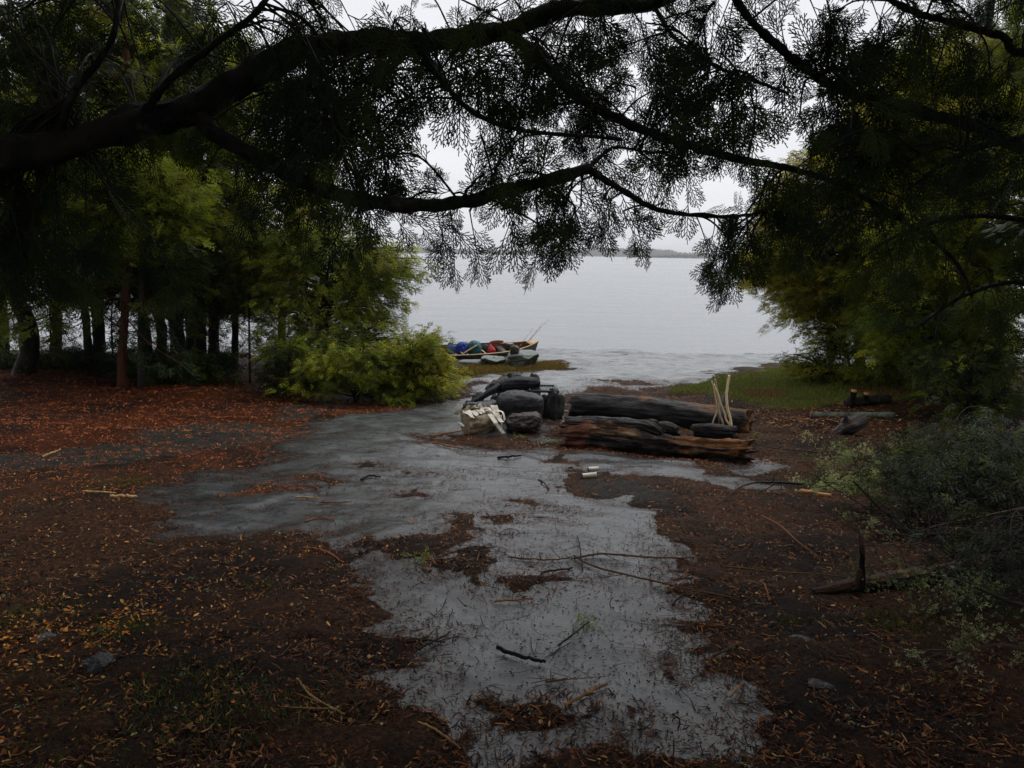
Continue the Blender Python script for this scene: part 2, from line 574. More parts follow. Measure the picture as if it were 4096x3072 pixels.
DK = [(.020, .034, .012), (.030, .046, .014), (.042, .056, .014), (.014, .026, .014)]
GR = [(.12, .16, .020), (.18, .22, .024), (.27, .29, .030), (.075, .105, .018)]
YG = [(.27, .27, .032), (.36, .34, .045), (.17, .19, .025), (.42, .38, .07)]
SPF, DENS, CLD = 1.45, 2.6, .30   # thinning of the near foliage

# ================================================================== THE SETTING
def gpoly(pts):
    return np.array([Gd(x, y)[:2] for x, y in pts])

def sdf(poly, x, y):
    """signed distance to a polygon in the ground plane, positive inside"""
    x = np.asarray(x, float).ravel(); y = np.asarray(y, float).ravel()
    best = np.full(x.shape, 1e9); ins = np.zeros(x.shape, bool)
    n = len(poly)
    for i in range(n):
        ax, ay = poly[i]; bx, by = poly[(i + 1) % n]
        ex, ey = bx - ax, by - ay
        t = np.clip(((x - ax) * ex + (y - ay) * ey) / (ex * ex + ey * ey + 1e-12), 0, 1)
        dx, dy = x - ax - ex * t, y - ay - ey * t
        best = np.minimum(best, dx * dx + dy * dy)
        c = ((ay > y) != (by > y)) & (x < ex * (y - ay) / (ey if abs(ey) > 1e-12 else 1e-12) + ax)
        ins ^= c
    return np.where(ins, 1, -1) * np.sqrt(best)

ROCK = [gpoly([(1060, 1657), (1040, 1630), (950, 1560), (885, 1500), (862, 1450), (905, 1440), (985, 1455), (960, 1400), (840, 1350),
               (780, 1290), (800, 1245), (740, 1190), (690, 1160), (540, 1150), (345, 1160), (330, 1060), (370, 1035), (450, 1015),
               (560, 1008), (620, 985), (640, 935), (700, 905), (850, 885), (950, 872), (1010, 855), (1000, 830), (1020, 817), (1100, 806),
               (1230, 800), (1226, 786), (1160, 778), (1090, 770), (1000, 765), (1000, 740), (1300, 735), (1760, 755), (1700, 768), (1640, 792),
               (1520, 820), (1430, 836), (1240, 842), (1215, 850), (1205, 905), (1215, 960), (1222, 1000), (1240, 1060), (1330, 1085),
               (1400, 1100), (1435, 1150), (1470, 1230), (1485, 1290), (1505, 1330), (1495, 1400), (1555, 1480), (1560, 1530), (1515, 1600), (1430, 1657)]),
        gpoly([(1228, 972), (1330, 975), (1480, 992), (1600, 1032), (1622, 1050), (1560, 1056), (1400, 1032), (1300, 1012), (1240, 990)]),
        gpoly([(1560, 990), (1640, 975), (1690, 1008), (1650, 1036), (1570, 1012)])]
BARE = [gpoly([(-60, 985), (200, 968), (380, 958), (430, 978), (300, 1000), (100, 1012), (-60, 1020)]),
        gpoly([(280, 938), (420, 915), (600, 925), (640, 950), (500, 968), (330, 962)]),
        gpoly([(1240, 1037), (1340, 1032), (1450, 1060), (1430, 1085), (1330, 1082), (1250, 1060)]),
        gpoly([(600, 880), (700, 868), (760, 880), (660, 905), (600, 915)])]
ISL = [(600, 1065, 88, 14), (1130, 1095, 60, 8), (1000, 1135, 26, 18), (1135, 1130, 50, 8), (905, 1178, 72, 16), (925, 1232, 50, 24), (925, 1205, 20, 14),
       (1185, 1262, 60, 16), (1090, 1545, 75, 16), (1160, 1590, 60, 20), (985, 1235, 30, 20), (480, 1075, 30, 6), (870, 1020, 60, 5), (640, 1035, 60, 6),
       (905, 1075, 36, 6), (1290, 870, 60, 10), (1360, 828, 50, 4), (1060, 955, 130, 14), (1120, 1240, 30, 8), (760, 1175, 40, 8)]
ISLG = []
for (x, y, rx, ry) in ISL:
    c = Gd(x, y); a = Gd(x + rx, y); b = Gd(x, y - ry); b2 = Gd(x, y + ry)
    ISLG.append((c[0], c[1], abs(a[0] - c[0]), max(.05, (b[1] - b2[1]) / 2)))
GRASS_R = gpoly([(1440, 838), (1530, 822), (1600, 812), (1690, 792), (1760, 795), (1930, 812), (2010, 845), (1900, 868), (1760, 880), (1680, 885), (1600, 866), (1480, 852)])
GRASS_C = gpoly([(960, 800), (1010, 790), (1090, 782), (1160, 784), (1228, 788), (1222, 798), (1120, 803), (1010, 816), (960, 822)])

def rockval(x, y):
    x = np.asarray(x, float).ravel(); y = np.asarray(y, float).ravel()
    sc = .5 + .05 * y
    wa = .10 + .012 * np.abs(y)
    x0_, y0_ = x, y
    x = x + wa * fbm(x0_ * 1.5, y0_ * 1.5, octs=4, seed=81); y = y + wa * fbm(x0_ * 1.5 + 7, y0_ * 1.5, octs=4, seed=83)
    r = np.full(x.shape, -9.)
    for p in ROCK: r = np.maximum(r, sdf(p, x, y) / sc)
    for cx, cy, rx, ry in ISLG:
        q = np.sqrt(((x - cx) / rx) ** 2 + ((y - cy) / ry) ** 2)
        r = np.minimum(r, (q - 1) * min(rx, ry) / sc * 1.1)
    # everything beside the water is bare rock
    r = np.maximum(r, (y - 21.8 - .6 * vnoise(x * .4, y * 0, seed=5)) * .5)
    r = r + .17 * fbm(x * 2.2, y * 2.2, octs=5, seed=21, gain=.72)
    return r
def bareval(x, y):
    r = np.full(np.asarray(x).ravel().shape, -9.)
    for p in BARE: r = np.maximum(r, sdf(p, x, y) / (.5 + .05 * np.asarray(y).ravel()))
    return r + .10 * fbm(np.asarray(x).ravel() * 1.8, np.asarray(y).ravel() * 1.8, octs=5, seed=31)
def grassval(x, y):
    x = np.asarray(x, float).ravel(); y = np.asarray(y, float).ravel()
    return np.maximum(sdf(GRASS_R, x, y), sdf(GRASS_C, x, y)) + .18 * fbm(x * 1.5, y * 1.5, octs=4, seed=41)

def build_ground():
    ys = np.concatenate([np.linspace(-12, 1.2, 26)[:-1], 1.2 * np.exp(np.linspace(0, math.log(34 / 1.2), 640))])
    s = np.linspace(-1, 1, 760)
    wd = np.maximum(4.5, 1.35 * ys + 3)
    X = wd[:, None] * s[None] + (46 - wd)[:, None] * np.sign(s)[None] * np.abs(s)[None] ** 13
    Y = np.repeat(ys[:, None], len(s), 1)
    Z = H(X, Y)
    rv = rockval(X, Y).reshape(X.shape); bv = bareval(X, Y).reshape(X.shape); gv = grassval(X, Y).reshape(X.shape)
    lit = np.clip(-rv * 6, 0, 1)
    det = np.clip(8 / (np.abs(Y) + 3), .15, 1)
    Z = Z + lit * (.012 + .010 * fbm(X * 9, Y * 9, octs=3, seed=51) * det)
    # slab steps and pocks of the bedrock, running across the view
    q = X * .25 + Y * 1.0 + .35 * fbm(X * .7, Y * .7, octs=3, seed=61)
    st = (q * 1.9) % 1.0
    Z = Z + (1 - lit) * np.clip(10 / (np.abs(Y) + .1), .3, 1) * (.016 * np.where(st < .12, st / .12, (1 - st) / .88) * (.5 + .5 * vnoise(X * .8, Y * .8, seed=63)) - .008 * np.clip(fbm(X * 5, Y * 7, octs=3, seed=66), 0, 1))
    n, m = X.shape
    V = np.stack([X, Y, Z], -1).reshape(-1, 3)
    i = np.arange(n - 1)[:, None] * m; j = np.arange(m - 1)[None]
    Q = np.stack([i + j, i + j + 1, i + m + j + 1, i + m + j], -1).reshape(-1, 4)
    k = NT('forest_floor_and_bedrock')
    co = k.coords()
    rk, ba, gr = k.attr('rock', 'Fac'), k.attr('bare', 'Fac'), k.attr('grassy', 'Fac')
    fine = k.noise(co, 55, 6, .75)
    med = k.noise(co, 7, 6, .65)
    big = k.noise(co, 1.3, 4, .6)
    stre = k.noise(k.coords((1.0, 3.2, 1)), 4, 8, .7, .8)
    # rock
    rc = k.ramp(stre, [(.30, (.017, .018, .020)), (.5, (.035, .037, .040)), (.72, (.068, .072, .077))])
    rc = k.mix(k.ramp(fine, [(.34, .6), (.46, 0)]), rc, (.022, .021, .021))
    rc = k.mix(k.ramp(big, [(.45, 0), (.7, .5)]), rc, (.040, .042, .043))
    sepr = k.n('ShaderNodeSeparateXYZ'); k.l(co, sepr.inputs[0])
    far = k.ramp(k.math('DIVIDE', sepr.outputs['Y'], 30.0), [(.16, 0), (.60, 1)])  # rock colour pales with distance: brighter shore light painted in, mixed with lichen
    lich_light = k.noise(k.coords((1, 2.0, 1)), 3.0, 9, .75)
    rc = k.mix(k.math('MULTIPLY', far, k.ramp(lich_light, [(.40, 0), (.60, .9)])), rc, (.20, .215, .21))
    # litter
    lc = k.ramp(k.noise(co, 42, 7, .85), [(.33, (.004, .003, .003)), (.46, (.024, .012, .007)), (.56, (.075, .032, .014)), (.70, (.17, .078, .034))])
    redz = k.ramp(k.math('ADD', k.math('DIVIDE', sepr.outputs['X'], -14.0), k.math('MULTIPLY', big, .5)), [(.35, 0), (.62, 1)])
    lred = k.ramp(k.noise(co, 30, 6, .8), [(.34, (.006, .003, .002)), (.5, (.040, .010, .004)), (.68, (.12, .033, .010))])
    yfar = k.ramp(k.math('DIVIDE', sepr.outputs['Y'], 10.0), [(.42, 0), (.70, 1)])
    lc = k.mix(k.math('MULTIPLY', redz, yfar), lc, lred)
    dark = k.ramp(k.noise(co, 1.0, 5, .6), [(.44, 0), (.58, .85)])
    lc = k.mix(dark, lc, (.009, .007, .006))
    # bare dark soil/rock patches
    bc = k.ramp(med, [(.3, (.014, .015, .013)), (.7, (.036, .038, .033))])
    gc = k.ramp(k.noise(co, 4, 6, .7), [(.35, (.05, .028, .012)), (.52, (.075, .075, .018)), (.7, (.06, .09, .02))])
    edge = k.math('MULTIPLY', k.math('SUBTRACT', k.noise(co, 16, 6, .75), .5), .16)
    fr = k.ramp(k.math('ADD', k.math('ADD', rk, edge), .5), [(.485, 0), (.515, 1)])
    fb = k.ramp(k.math('ADD', k.math('ADD', ba, edge), .5), [(.46, 0), (.56, .9)])
    fg = k.ramp(k.math('ADD', k.math('ADD', gr, k.math('MULTIPLY', edge, 3.0)), .5), [(.40, 0), (.62, .9)])
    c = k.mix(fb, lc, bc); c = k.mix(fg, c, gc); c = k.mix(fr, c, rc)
    film = k.math('ADD', k.math('MULTIPLY', rk, 1.6), k.math('MULTIPLY', k.math('SUBTRACT', k.noise(co, 3.2, 8, .75), .5), 2.2))
    ff = k.ramp(film, [(.08, .9), (.42, .38), (.85, 0)])
    c = k.mix(k.math('MULTIPLY', ff, fr), c, (.020, .014, .011))
    zr = k.n('ShaderNodeMapRange'); k.l(sepr.outputs['Z'], zr.inputs['Value']); zr.inputs['From Min'].default_value = -1.97; zr.inputs['From Max'].default_value = -1.76; zr.inputs['To Min'].default_value = .92; zr.inputs['To Max'].default_value = 0
    c = k.mix(zr.outputs['Result'], c, (.022, .022, .020))
    # crumbs of litter lying on the rock
    crumb = k.ramp(k.noise(co, 34, 5, .8), [(.66, 0), (.69, 1)])
    c = k.mix(k.math('MULTIPLY', crumb, .85), c, (.022, .011, .008))
    wet = k.noise(k.coords((1, 1.7, 1)), 2.2, 7, .7)
    rr = k.ramp(wet, [(.34, .16), (.5, .27), (.68, .46)])
    ro = k.mix(fr, (.62, .62, .62), rr)
    h = k.mix(fr, k.noise(co, 60, 5, .8), k.mix(.45, stre, fine))
    nb = k.bump(h, k.mix(fr, (.9, .9, .9), (.34, .34, .34)), .018)
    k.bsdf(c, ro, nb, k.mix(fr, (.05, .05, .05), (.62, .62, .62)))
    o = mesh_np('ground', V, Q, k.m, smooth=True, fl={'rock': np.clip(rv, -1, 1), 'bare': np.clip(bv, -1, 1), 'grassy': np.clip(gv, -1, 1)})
    tag(o, kind='structure')
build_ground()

def build_lake():
    k = NT('lake_water')
    g = k.coords()
    # ripples; the wave slopes are real bump, larger further out
    a = k.noise(k.coords((.35, 1.1, 1)), 3.0, 5, .62)
    b = k.noise(k.coords((.06, .22, 1)), 1.6, 6, .65)
    c = k.noise(k.coords((.004, .02, 1)), 1.0, 4, .6)
    h = k.math('ADD', k.math('MULTIPLY', a, .16), k.math('MULTIPLY', b, .8))
    h = k.math('ADD', h, k.math('MULTIPLY', c, .6))
    rg = k.ramp(c, [(.35, .13), (.65, .22)])
    k.bsdf((.24, .253, .27), rg, k.bump(h, 1.0, .5), .6, IOR=1.33)
    R = 9000
    V = np.array([[-R, 19, LAKE], [R, 19, LAKE], [R, R, LAKE], [-R, R, LAKE]], float)
    o = mesh_np('lake_water', V, np.array([[0, 1, 2, 3]]), k.m)
    tag(o, kind='structure')
    k = NT('lake_bed'); k.bsdf((.02, .022, .02), .8)
    V = np.array([[-R, -400, -5.2], [R, -400, -5.2], [R, R, -5.2], [-R, R, -5.2]], float)
    tag(mesh_np('lake_bed', V, np.array([[0, 1, 2, 3]]), k.m), kind='structure')
build_lake()

def build_far_shore():
    k = NT('far_forest')
    n = k.noise(k.coords((.01, .01, .05)), 3, 6, .7)
    k.bsdf(k.ramp(n, [(.3, (.020, .035, .020)), (.6, (.045, .060, .035)), (.8, (.07, .07, .05))]), .9)
    # (name, distance, x range, height, seed)
    for nm, y0, xa, xb, hh, sd, dep in (('far_hills', 2900, -2600, 2600, 38, 3, 260), ('far_point', 2050, 330, 2400, 9, 9, 150)):
        xs = np.linspace(xa, xb, 700)
        HM = 20 if nm == 'far_hills' else 1
        t = np.linspace(0, 1, 9)
        X = np.repeat(xs[:, None], 9, 1)
        Y = y0 + dep * t[None] + 30 * vnoise(xs * .004, xs * 0, seed=sd)[:, None]
        prof = np.sin(np.pi * np.clip(t * 1.02, 0, 1)) ** .6
        if nm == 'far_hills':
            hx = hh * (.75 + .55 * vnoise(xs * .0022, xs * 0 + .3, seed=sd) - .25 * np.clip(xs / 700, -1, 1) + .12 * fbm(xs * .012, xs * 0, octs=3, seed=sd + 1))
        else:
            hx = hh * np.clip((xs - xa) / 260, 0, 1) ** .5 * (.8 + .35 * fbm(xs * .01, xs * 0, octs=3, seed=sd))
        Z = LAKE - 1 + np.clip(hx, HM, 40)[:, None] * prof[None]
        V = np.stack([X, Y + 0 * X, Z], -1).reshape(-1, 3)
        i = np.arange(699)[:, None] * 9; j = np.arange(8)[None]
        Q = np.stack([i + j, i + 9 + j, i + 10 + j, i + j + 1], -1).reshape(-1, 4)
        tag(mesh_np(nm, V, Q, k.m, smooth=True), kind='structure')
        # treeline: small cones on the slope
        r = np.random.default_rng(sd)
        N = 2600
        ix = r.uniform(xa + 5, xb - 5, N); it = r.uniform(.02, .55, N)
        hz = np.interp(ix, xs, np.clip(hx, HM, 40)) * np.interp(it, t, prof) + LAKE - 1
        iy = y0 + dep * it + 30 * vnoise(ix * .004, ix * 0, seed=sd)
        ht = r.uniform(3.5, 7.5, N); rd = ht * r.uniform(.25, .42, N)
        sn = r.random(N) < .02
        ht[sn] *= 2.0; rd[sn] = .35
        a = np.linspace(0, 2 * np.pi, 5, endpoint=False)
        ring = np.stack([np.cos(a), np.sin(a), 0 * a], -1)
        base = np.stack([ix, iy, hz - .5], -1)[:, None] + ring[None] * rd[:, None, None]
        mid = np.stack([ix, iy, hz + ht * .4], -1)[:, None] + ring[None] * (rd * .75)[:, None, None]
        tip = np.stack([ix, iy, hz + ht], -1)[:, None]
        Vt = np.concatenate([base, mid, tip], 1).reshape(-1, 3)
        jj = np.arange(5); jn = (jj + 1) % 5
        q = np.stack([jj, jn, jn + 5, jj + 5], -1); tt = np.stack([jj + 5, jn + 5, np.full(5, 10)], -1)
        off = (np.arange(N) * 11)[:, None, None]
        tag(mesh_np('far_treeline', Vt, [(q[None] + off).reshape(-1, 4), (tt[None] + off).reshape(-1, 3)], k.m),
            'pale band of conifers and bare snags along the far shore', 'treeline', kind='stuff')
build_far_shore()

# puddles in hollows of the shore rock
kp = NT('rain_water'); kp.bsdf((.03, .033, .036), .04, kp.bump(kp.noise(kp.coords(), 9, 3), .05, .01), .7, IOR=1.33)
for cx, cy, rx, ry in PUD:
    a = np.linspace(0, 2 * np.pi, 60, endpoint=False)
    zl = float(H(cx, cy)) + .035
    r_ = 1 + .22 * vnoise(np.cos(a) * 2 + cx, np.sin(a) * 2, seed=4)
    V = np.stack([cx + rx * 1.15 * r_ * np.cos(a), cy + ry * 1.15 * r_ * np.sin(a), np.full(60, zl)], -1)
    V = np.vstack([V, [cx, cy, zl]])
    j = np.arange(60)
    tag(mesh_np('puddle_water', V, np.stack([np.full(60, 60), j, (j + 1) % 60], -1), kp.m), kind='structure')

# ------------------------------------------------------------------ litter (uncountable)
def frames(n, rng, tilt=.25):
    az = rng.uniform(0, 2 * np.pi, n)
    d = np.stack([np.cos(az), np.sin(az), rng.normal(0, tilt, n)], -1); d /= np.linalg.norm(d, axis=1)[:, None]
    up = np.stack([rng.normal(0, tilt, n), rng.normal(0, tilt, n), np.ones(n)], -1)
    s = np.cross(d, up); s /= np.linalg.norm(s, axis=1)[:, None]
    u = np.cross(s, d)
    return d, s, u

def sample_ground(n, rng, y0, y1, power=1.4, xk=1.0, cond=None):
    """n ground points, denser near the camera, inside the view wedge plus a margin"""
    out = []
    while sum(map(len, out)) < n:
        u = rng.random(n * 2)
        a = 2 - power
        y = (y0 ** a + u * (y1 ** a - y0 ** a)) ** (1 / a)
        x = rng.uniform(-1, 1, n * 2) * (.85 * y + .8) * xk
        k = cond(x, y) if cond else np.ones(len(x), bool)
        out.append(np.stack([x[k], y[k]], -1))
    return np.concatenate(out)[:n]

def pieces(pts, length, width, cols, rng, lift=.010, tilt=.25, shape='strip', bend=.15):
    n = len(pts)
    base = np.stack([pts[:, 0], pts[:, 1], H(pts[:, 0], pts[:, 1])], -1)
    base[:, 2] += rng.uniform(.3, 1, n) * lift
    d, s, u = frames(n, rng, tilt)
    L = length[:, None]; W = width[:, None]
    b = rng.normal(0, bend, n)[:, None] * L
    if shape == 'strip':
        V = np.stack([base - d * L / 2 - s * W / 2, base - d * L / 2 + s * W / 2, base + s * W / 2 + s * b, base - s * W / 2 + s * b,
                      base + d * L / 2 + s * W * .3, base + d * L / 2 - s * W * .3], 1)
        f = np.array([[0, 1, 2, 3], [3, 2, 4, 5]])
    else:
        c = rng.uniform(-.3, .6, n)[:, None] * W
        V = np.stack([base - d * L / 2, base - d * L * .2 + s * W / 2 + u * c, base + d * L * .2 + s * W * .45 + u * c, base + d * L / 2,
                      base + d * L * .2 - s * W * .45 + u * c, base - d * L * .2 - s * W / 2 + u * c], 1)
        f = np.array([[0, 1, 2, 3], [0, 3, 4, 5]])
    C = np.repeat(cols[:, None], 6, 1)
    return V.reshape(-1, 3), (f[None] + (np.arange(n) * 6)[:, None, None]).reshape(-1, 4), C.reshape(-1, 3)

def palette(n, rng, cols, w=None, var=.3):
    i = rng.choice(len(cols), n, p=w)
    return np.array(cols)[i] * rng.uniform(1 - var, 1 + var, (n, 1))

def leftfar(x, y): return (-x / 14 + .05 * vnoise(x, y, seed=2) > .12) & (y > 5)

def build_litter():
    r = np.random.default_rng(77)
    P_, n0 = [], 0
    def add(v, f, c): P_.append((v, f, c))
    onlit = lambda x, y: (rockval(x, y) < -.01) & (grassval(x, y) < 0.1)
    # needle sprigs and shreds of bark
    pts = sample_ground(150000, r, 1.6, 19, 1.45, cond=lambda x, y: onlit(x, y))
    n = len(pts)
    far = np.clip(pts[:, 1] / 6, 1, 2.2)
    col = palette(n, r, [(.055, .024, .012), (.095, .040, .017), (.22, .085, .028), (.014, .009, .007), (.28, .15, .06), (.007, .006, .006)], [.27, .21, .10, .23, .04, .15])
    red = leftfar(pts[:, 0], pts[:, 1])
    col[red] = palette(int(red.sum()), r, [(.19, .048, .012), (.34, .095, .024), (.07, .020, .007), (.018, .007, .004)], [.38, .20, .27, .15])
    col = col * 1.35
    add(*pieces(pts, r.uniform(.012, .055, n) * far, r.uniform(.0022, .0060, n) * far, col, r, .018, .35))
    # small broken leaf bits
    pts = sample_ground(30000, r, 1.6, 15, 1.5, cond=onlit); n = len(pts)
    nearleft = (pts[:, 0] < -.9) & (pts[:, 1] < 6)
    col = palette(n, r, [(.20, .075, .025), (.12, .042, .018), (.05, .022, .012), (.42, .23, .09), (.06, .058, .052)], [.30, .28, .20, .11, .11])
    yl = nearleft & (r.random(n) < .16)
    col[yl] = palette(int(yl.sum()), r, [(.42, .22, .055), (.34, .17, .04), (.46, .30, .12)], var=.2)
    add(*pieces(pts, r.uniform(.010, .030, n), r.uniform(.006, .016, n), col, r, .018, .4, 'leaf'))
    # fine crumbs over everything, rock too
    pts = sample_ground(9000, r, 1.6, 16, 1.5, xk=.6, cond=lambda x, y: rockval(x, y) > -.05); n = len(pts)
    col = palette(n, r, [(.012, .009, .008), (.05, .02, .011), (.10, .04, .018), (.02, .018, .016)], [.42, .26, .12, .2])
    add(*pieces(pts, r.uniform(.005, .016, n), r.uniform(.003, .008, n), col, r, .007, .5, 'leaf'))
    # ragged margin of the litter, creeping over the rock
    cond = lambda x, y: (rockval(x, y) > -.05) & (rockval(x, y) < .10 + .25 * np.random.default_rng(1).random(len(x)) ** 2)
    pts = sample_ground(15000, r, 1.6, 17, 1.2, xk=.7, cond=cond); n = len(pts)
    far = np.clip(pts[:, 1] / 6, 1, 2)
    col = palette(n, r, [(.05, .020, .010), (.10, .036, .014), (.018, .010, .008), (.16, .06, .022), (.010, .008, .008)], [.3, .22, .22, .1, .16])
    add(*pieces(pts, r.uniform(.012, .055, n) * far, r.uniform(.002, .006, n) * far, col, r, .010, .25))
    # shreds on the rock, gathered in streaks
    cond = lambda x, y: (rockval(x, y) > 0) & (fbm(x * 1.1, y * 2.0, octs=3, seed=91) > .05)
    pts = sample_ground(7000, r, 1.7, 17, 1.1, xk=.6, cond=cond); n = len(pts)
    col = palette(n, r, [(.022, .013, .010), (.08, .028, .012), (.14, .055, .02), (.01, .009, .009)], [.4, .28, .12, .2])
    add(*pieces(pts, r.uniform(.010, .05, n) * np.clip(pts[:, 1] / 4, .7, 1.6), r.uniform(.002, .0045, n) * np.clip(pts[:, 1] / 4, .8, 1.6), col, r, .008, .12, 'strip', .25))
    # thin twiglets everywhere
    pts = sample_ground(2600, r, 1.7, 14, 1.4, cond=None); n = len(pts)
    col = palette(n, r, [(.03, .016, .011), (.13, .052, .02), (.018, .014, .012), (.09, .045, .025)], [.4, .22, .26, .12])
    add(*pieces(pts, r.uniform(.06, .19, n), r.uniform(.003, .006, n), col, r, .016, .05, 'strip', .12))
    V = np.concatenate([p[0] for p in P_]); C = np.concatenate([p[2] for p in P_])
    off = np.cumsum([0] + [len(p[0]) for p in P_[:-1]])
    Fc = np.concatenate([p[1] + o for p, o in zip(P_, off)])
    tag(mesh_np('needle_litter', V, Fc, M['litter'], col=C), 'brown and orange needles, bark shreds and crumbs over the ground', 'litter', kind='stuff')
    # yellow leaves lower left
    yc = Gd(110, 1370)
    pts = np.stack([r.normal(yc[0], .36, 900), r.normal(yc[1], .24, 900)], -1)
    p2 = sample_ground(200, r, 1.8, 6, 1.2, cond=lambda x, y: onlit(x, y) & (x < -.8)); pts = np.vstack([pts, p2]); n = len(pts)
    col = palette(n, r, [(.55, .26, .05), (.48, .16, .025), (.55, .34, .13), (.24, .09, .02)], [.25, .3, .1, .35], .35)
    v, f, c = pieces(pts, .008 + .032 * r.random(n) ** 2, r.uniform(.006, .016, n), col, r, .024, .4, 'leaf')
    tag(mesh_np('yellow_leaves', v, f, M['litter'], col=c), 'small fallen yellow leaves gathered at the lower left', 'leaves', kind='stuff')
    # lichen crumbs
    pts = sample_ground(500, r, 1.7, 10, 1.3, cond=onlit)
    P2 = []
    for p in pts[:330]:
        q = p[None] + r.normal(0, .012, (14, 2)); P2.append(q)
    q = np.concatenate(P2); n = len(q)
    v, f, c = pieces(q, r.uniform(.006, .018, n), r.uniform(.003, .008, n), palette(n, r, [(.20, .25, .15), (.30, .34, .24), (.12, .16, .07)]), r, .02, .6, 'leaf')
    tag(mesh_np('lichen_crumbs', v, f, M['lichen'], col=c), 'pale green crumbs of fallen lichen among the needles', 'lichen', kind='stuff')
build_litter()

def blades(pts, rng, h0, h1, w, cols):
    n = len(pts)
    b = np.stack([pts[:, 0], pts[:, 1], H(pts[:, 0], pts[:, 1])], -1)
    az = rng.uniform(0, 2 * np.pi, n)
    s = np.stack([np.cos(az), np.sin(az), 0 * az], -1) * w
    lean = np.stack([rng.normal(0, .45, n), rng.normal(0, .45, n), np.ones(n)], -1)
    h = rng.uniform(h0, h1, n)[:, None]
    m = b + lean * h * [.35, .35, .6]
    t = b + lean * h
    V = np.stack([b - s, b + s, m + s * .8, m - s * .8, t], 1).reshape(-1, 3)
    off = (np.arange(n) * 5)[:, None, None]
    q = (np.array([[0, 1, 2, 3]])[None] + off).reshape(-1, 4); tr = (np.array([[3, 2, 4]])[None] + off).reshape(-1, 3)
    return V, [q, tr], np.repeat(cols, 5, 0)

def build_grass():
    r = np.random.default_rng(8)
    x = r.uniform(2, 16, 260000); y = r.uniform(9, 20, 260000)
    k = sdf(GRASS_R, x, y) + .25 * fbm(x * 1.3, y * 1.3, octs=4, seed=41) > -.05
    pts = np.stack([x[k], y[k]], -1)[:42000]
    gn = fbm(pts[:, 0] * .8, pts[:, 1] * .8, octs=3, seed=44)
    far = (pts[:, 1] > 14.2) | (gn > .15)
    g = palette(len(pts), r, [(.13, .20, .03), (.19, .23, .04), (.09, .14, .025)]); br = palette(len(pts), r, [(.20, .10, .03), (.26, .16, .06), (.12, .09, .03)])
    c = np.where((far & (r.random(len(pts)) < .8))[:, None], g, br)
    v, f, cc = blades(pts, r, .03, .09, .004, c)
    tag(mesh_np('grass', v, f, M['grass'], col=cc), 'short green and brown grass behind the charred log', 'grass', kind='stuff')
    x = r.uniform(-4, 3, 60000); y = r.uniform(14, 22, 60000)
    k = sdf(GRASS_C, x, y) + .12 * fbm(x * 1.3, y * 1.3, octs=4, seed=45) > 0
    pts = np.stack([x[k], y[k]], -1)[:16000]
    c = palette(len(pts), r, [(.20, .11, .03), (.17, .14, .035), (.12, .12, .03), (.09, .045, .02)], [.35, .3, .2, .15])
    v, f, cc = blades(pts, r, .05, .15, .006, c)
    tag(mesh_np('grass', v, f, M['grass'], col=cc), 'tawny grass in front of the boulder by the canoe', 'grass', kind='stuff')
    P_ = []
    for (px, py, n, sp) in [(280, 1362, 500, .07), (240, 1050, 350, .12), (290, 1040, 250, .08), (1930, 1350, 260, .06), (400, 1490, 500, .10), (470, 1520, 320, .13), (560, 1540, 260, .1), (660, 1540, 200, .1),
                            (20, 1340, 500, .1), (60, 1480, 260, .12), (330, 1600, 350, .15), (120, 1640, 400, .2), (90, 1085, 150, .15), (2000, 1375, 160, .06), (480, 855, 500, .3), (940, 845, 100, .1), (1700, 1345, 120, .04), (560, 1270, 90, .05)]:
        g = Gd(px, py); P_.append(np.stack([r.normal(g[0], sp * 1.3, n), r.normal(g[1], sp, n)], -1))
    pts = np.concatenate(P_)
    v, f, cc = blades(pts, r, .015, .05, .0018, palette(len(pts), r, [(.055, .09, .018), (.08, .12, .025), (.035, .06, .015)]))
    tag(mesh_np('moss_and_grass_tufts', v, f, M['grass'], col=cc), 'small dark green tufts of moss and grass in the litter', 'moss', kind='stuff')
build_grass()

# ================================================================== TREES
BARKC = {}
def limb_mesh(polys, ns=10, rough=.18, seed=0):
    parts = []
    for i, (pts, r0, r1) in enumerate(polys):
        pts = np.asarray(pts)
        n = max(6, int(np.linalg.norm(np.diff(pts, axis=0), axis=1).sum() / max(.02, r0 * .8)))
        n = min(n, 160)
        q = smoothline(pts, n)
        t = np.linspace(0, 1, n)
        k = max(4, ns if r0 > .012 else 5)
        parts.append(tube(q, r0 + (r1 - r0) * t, k, rough, seed + i, caps=True))
    return join(parts)

def P3(l):                        # list of (x, y, depth) in 2212 px picture -> world
    return np.array([P(*q) for q in l])

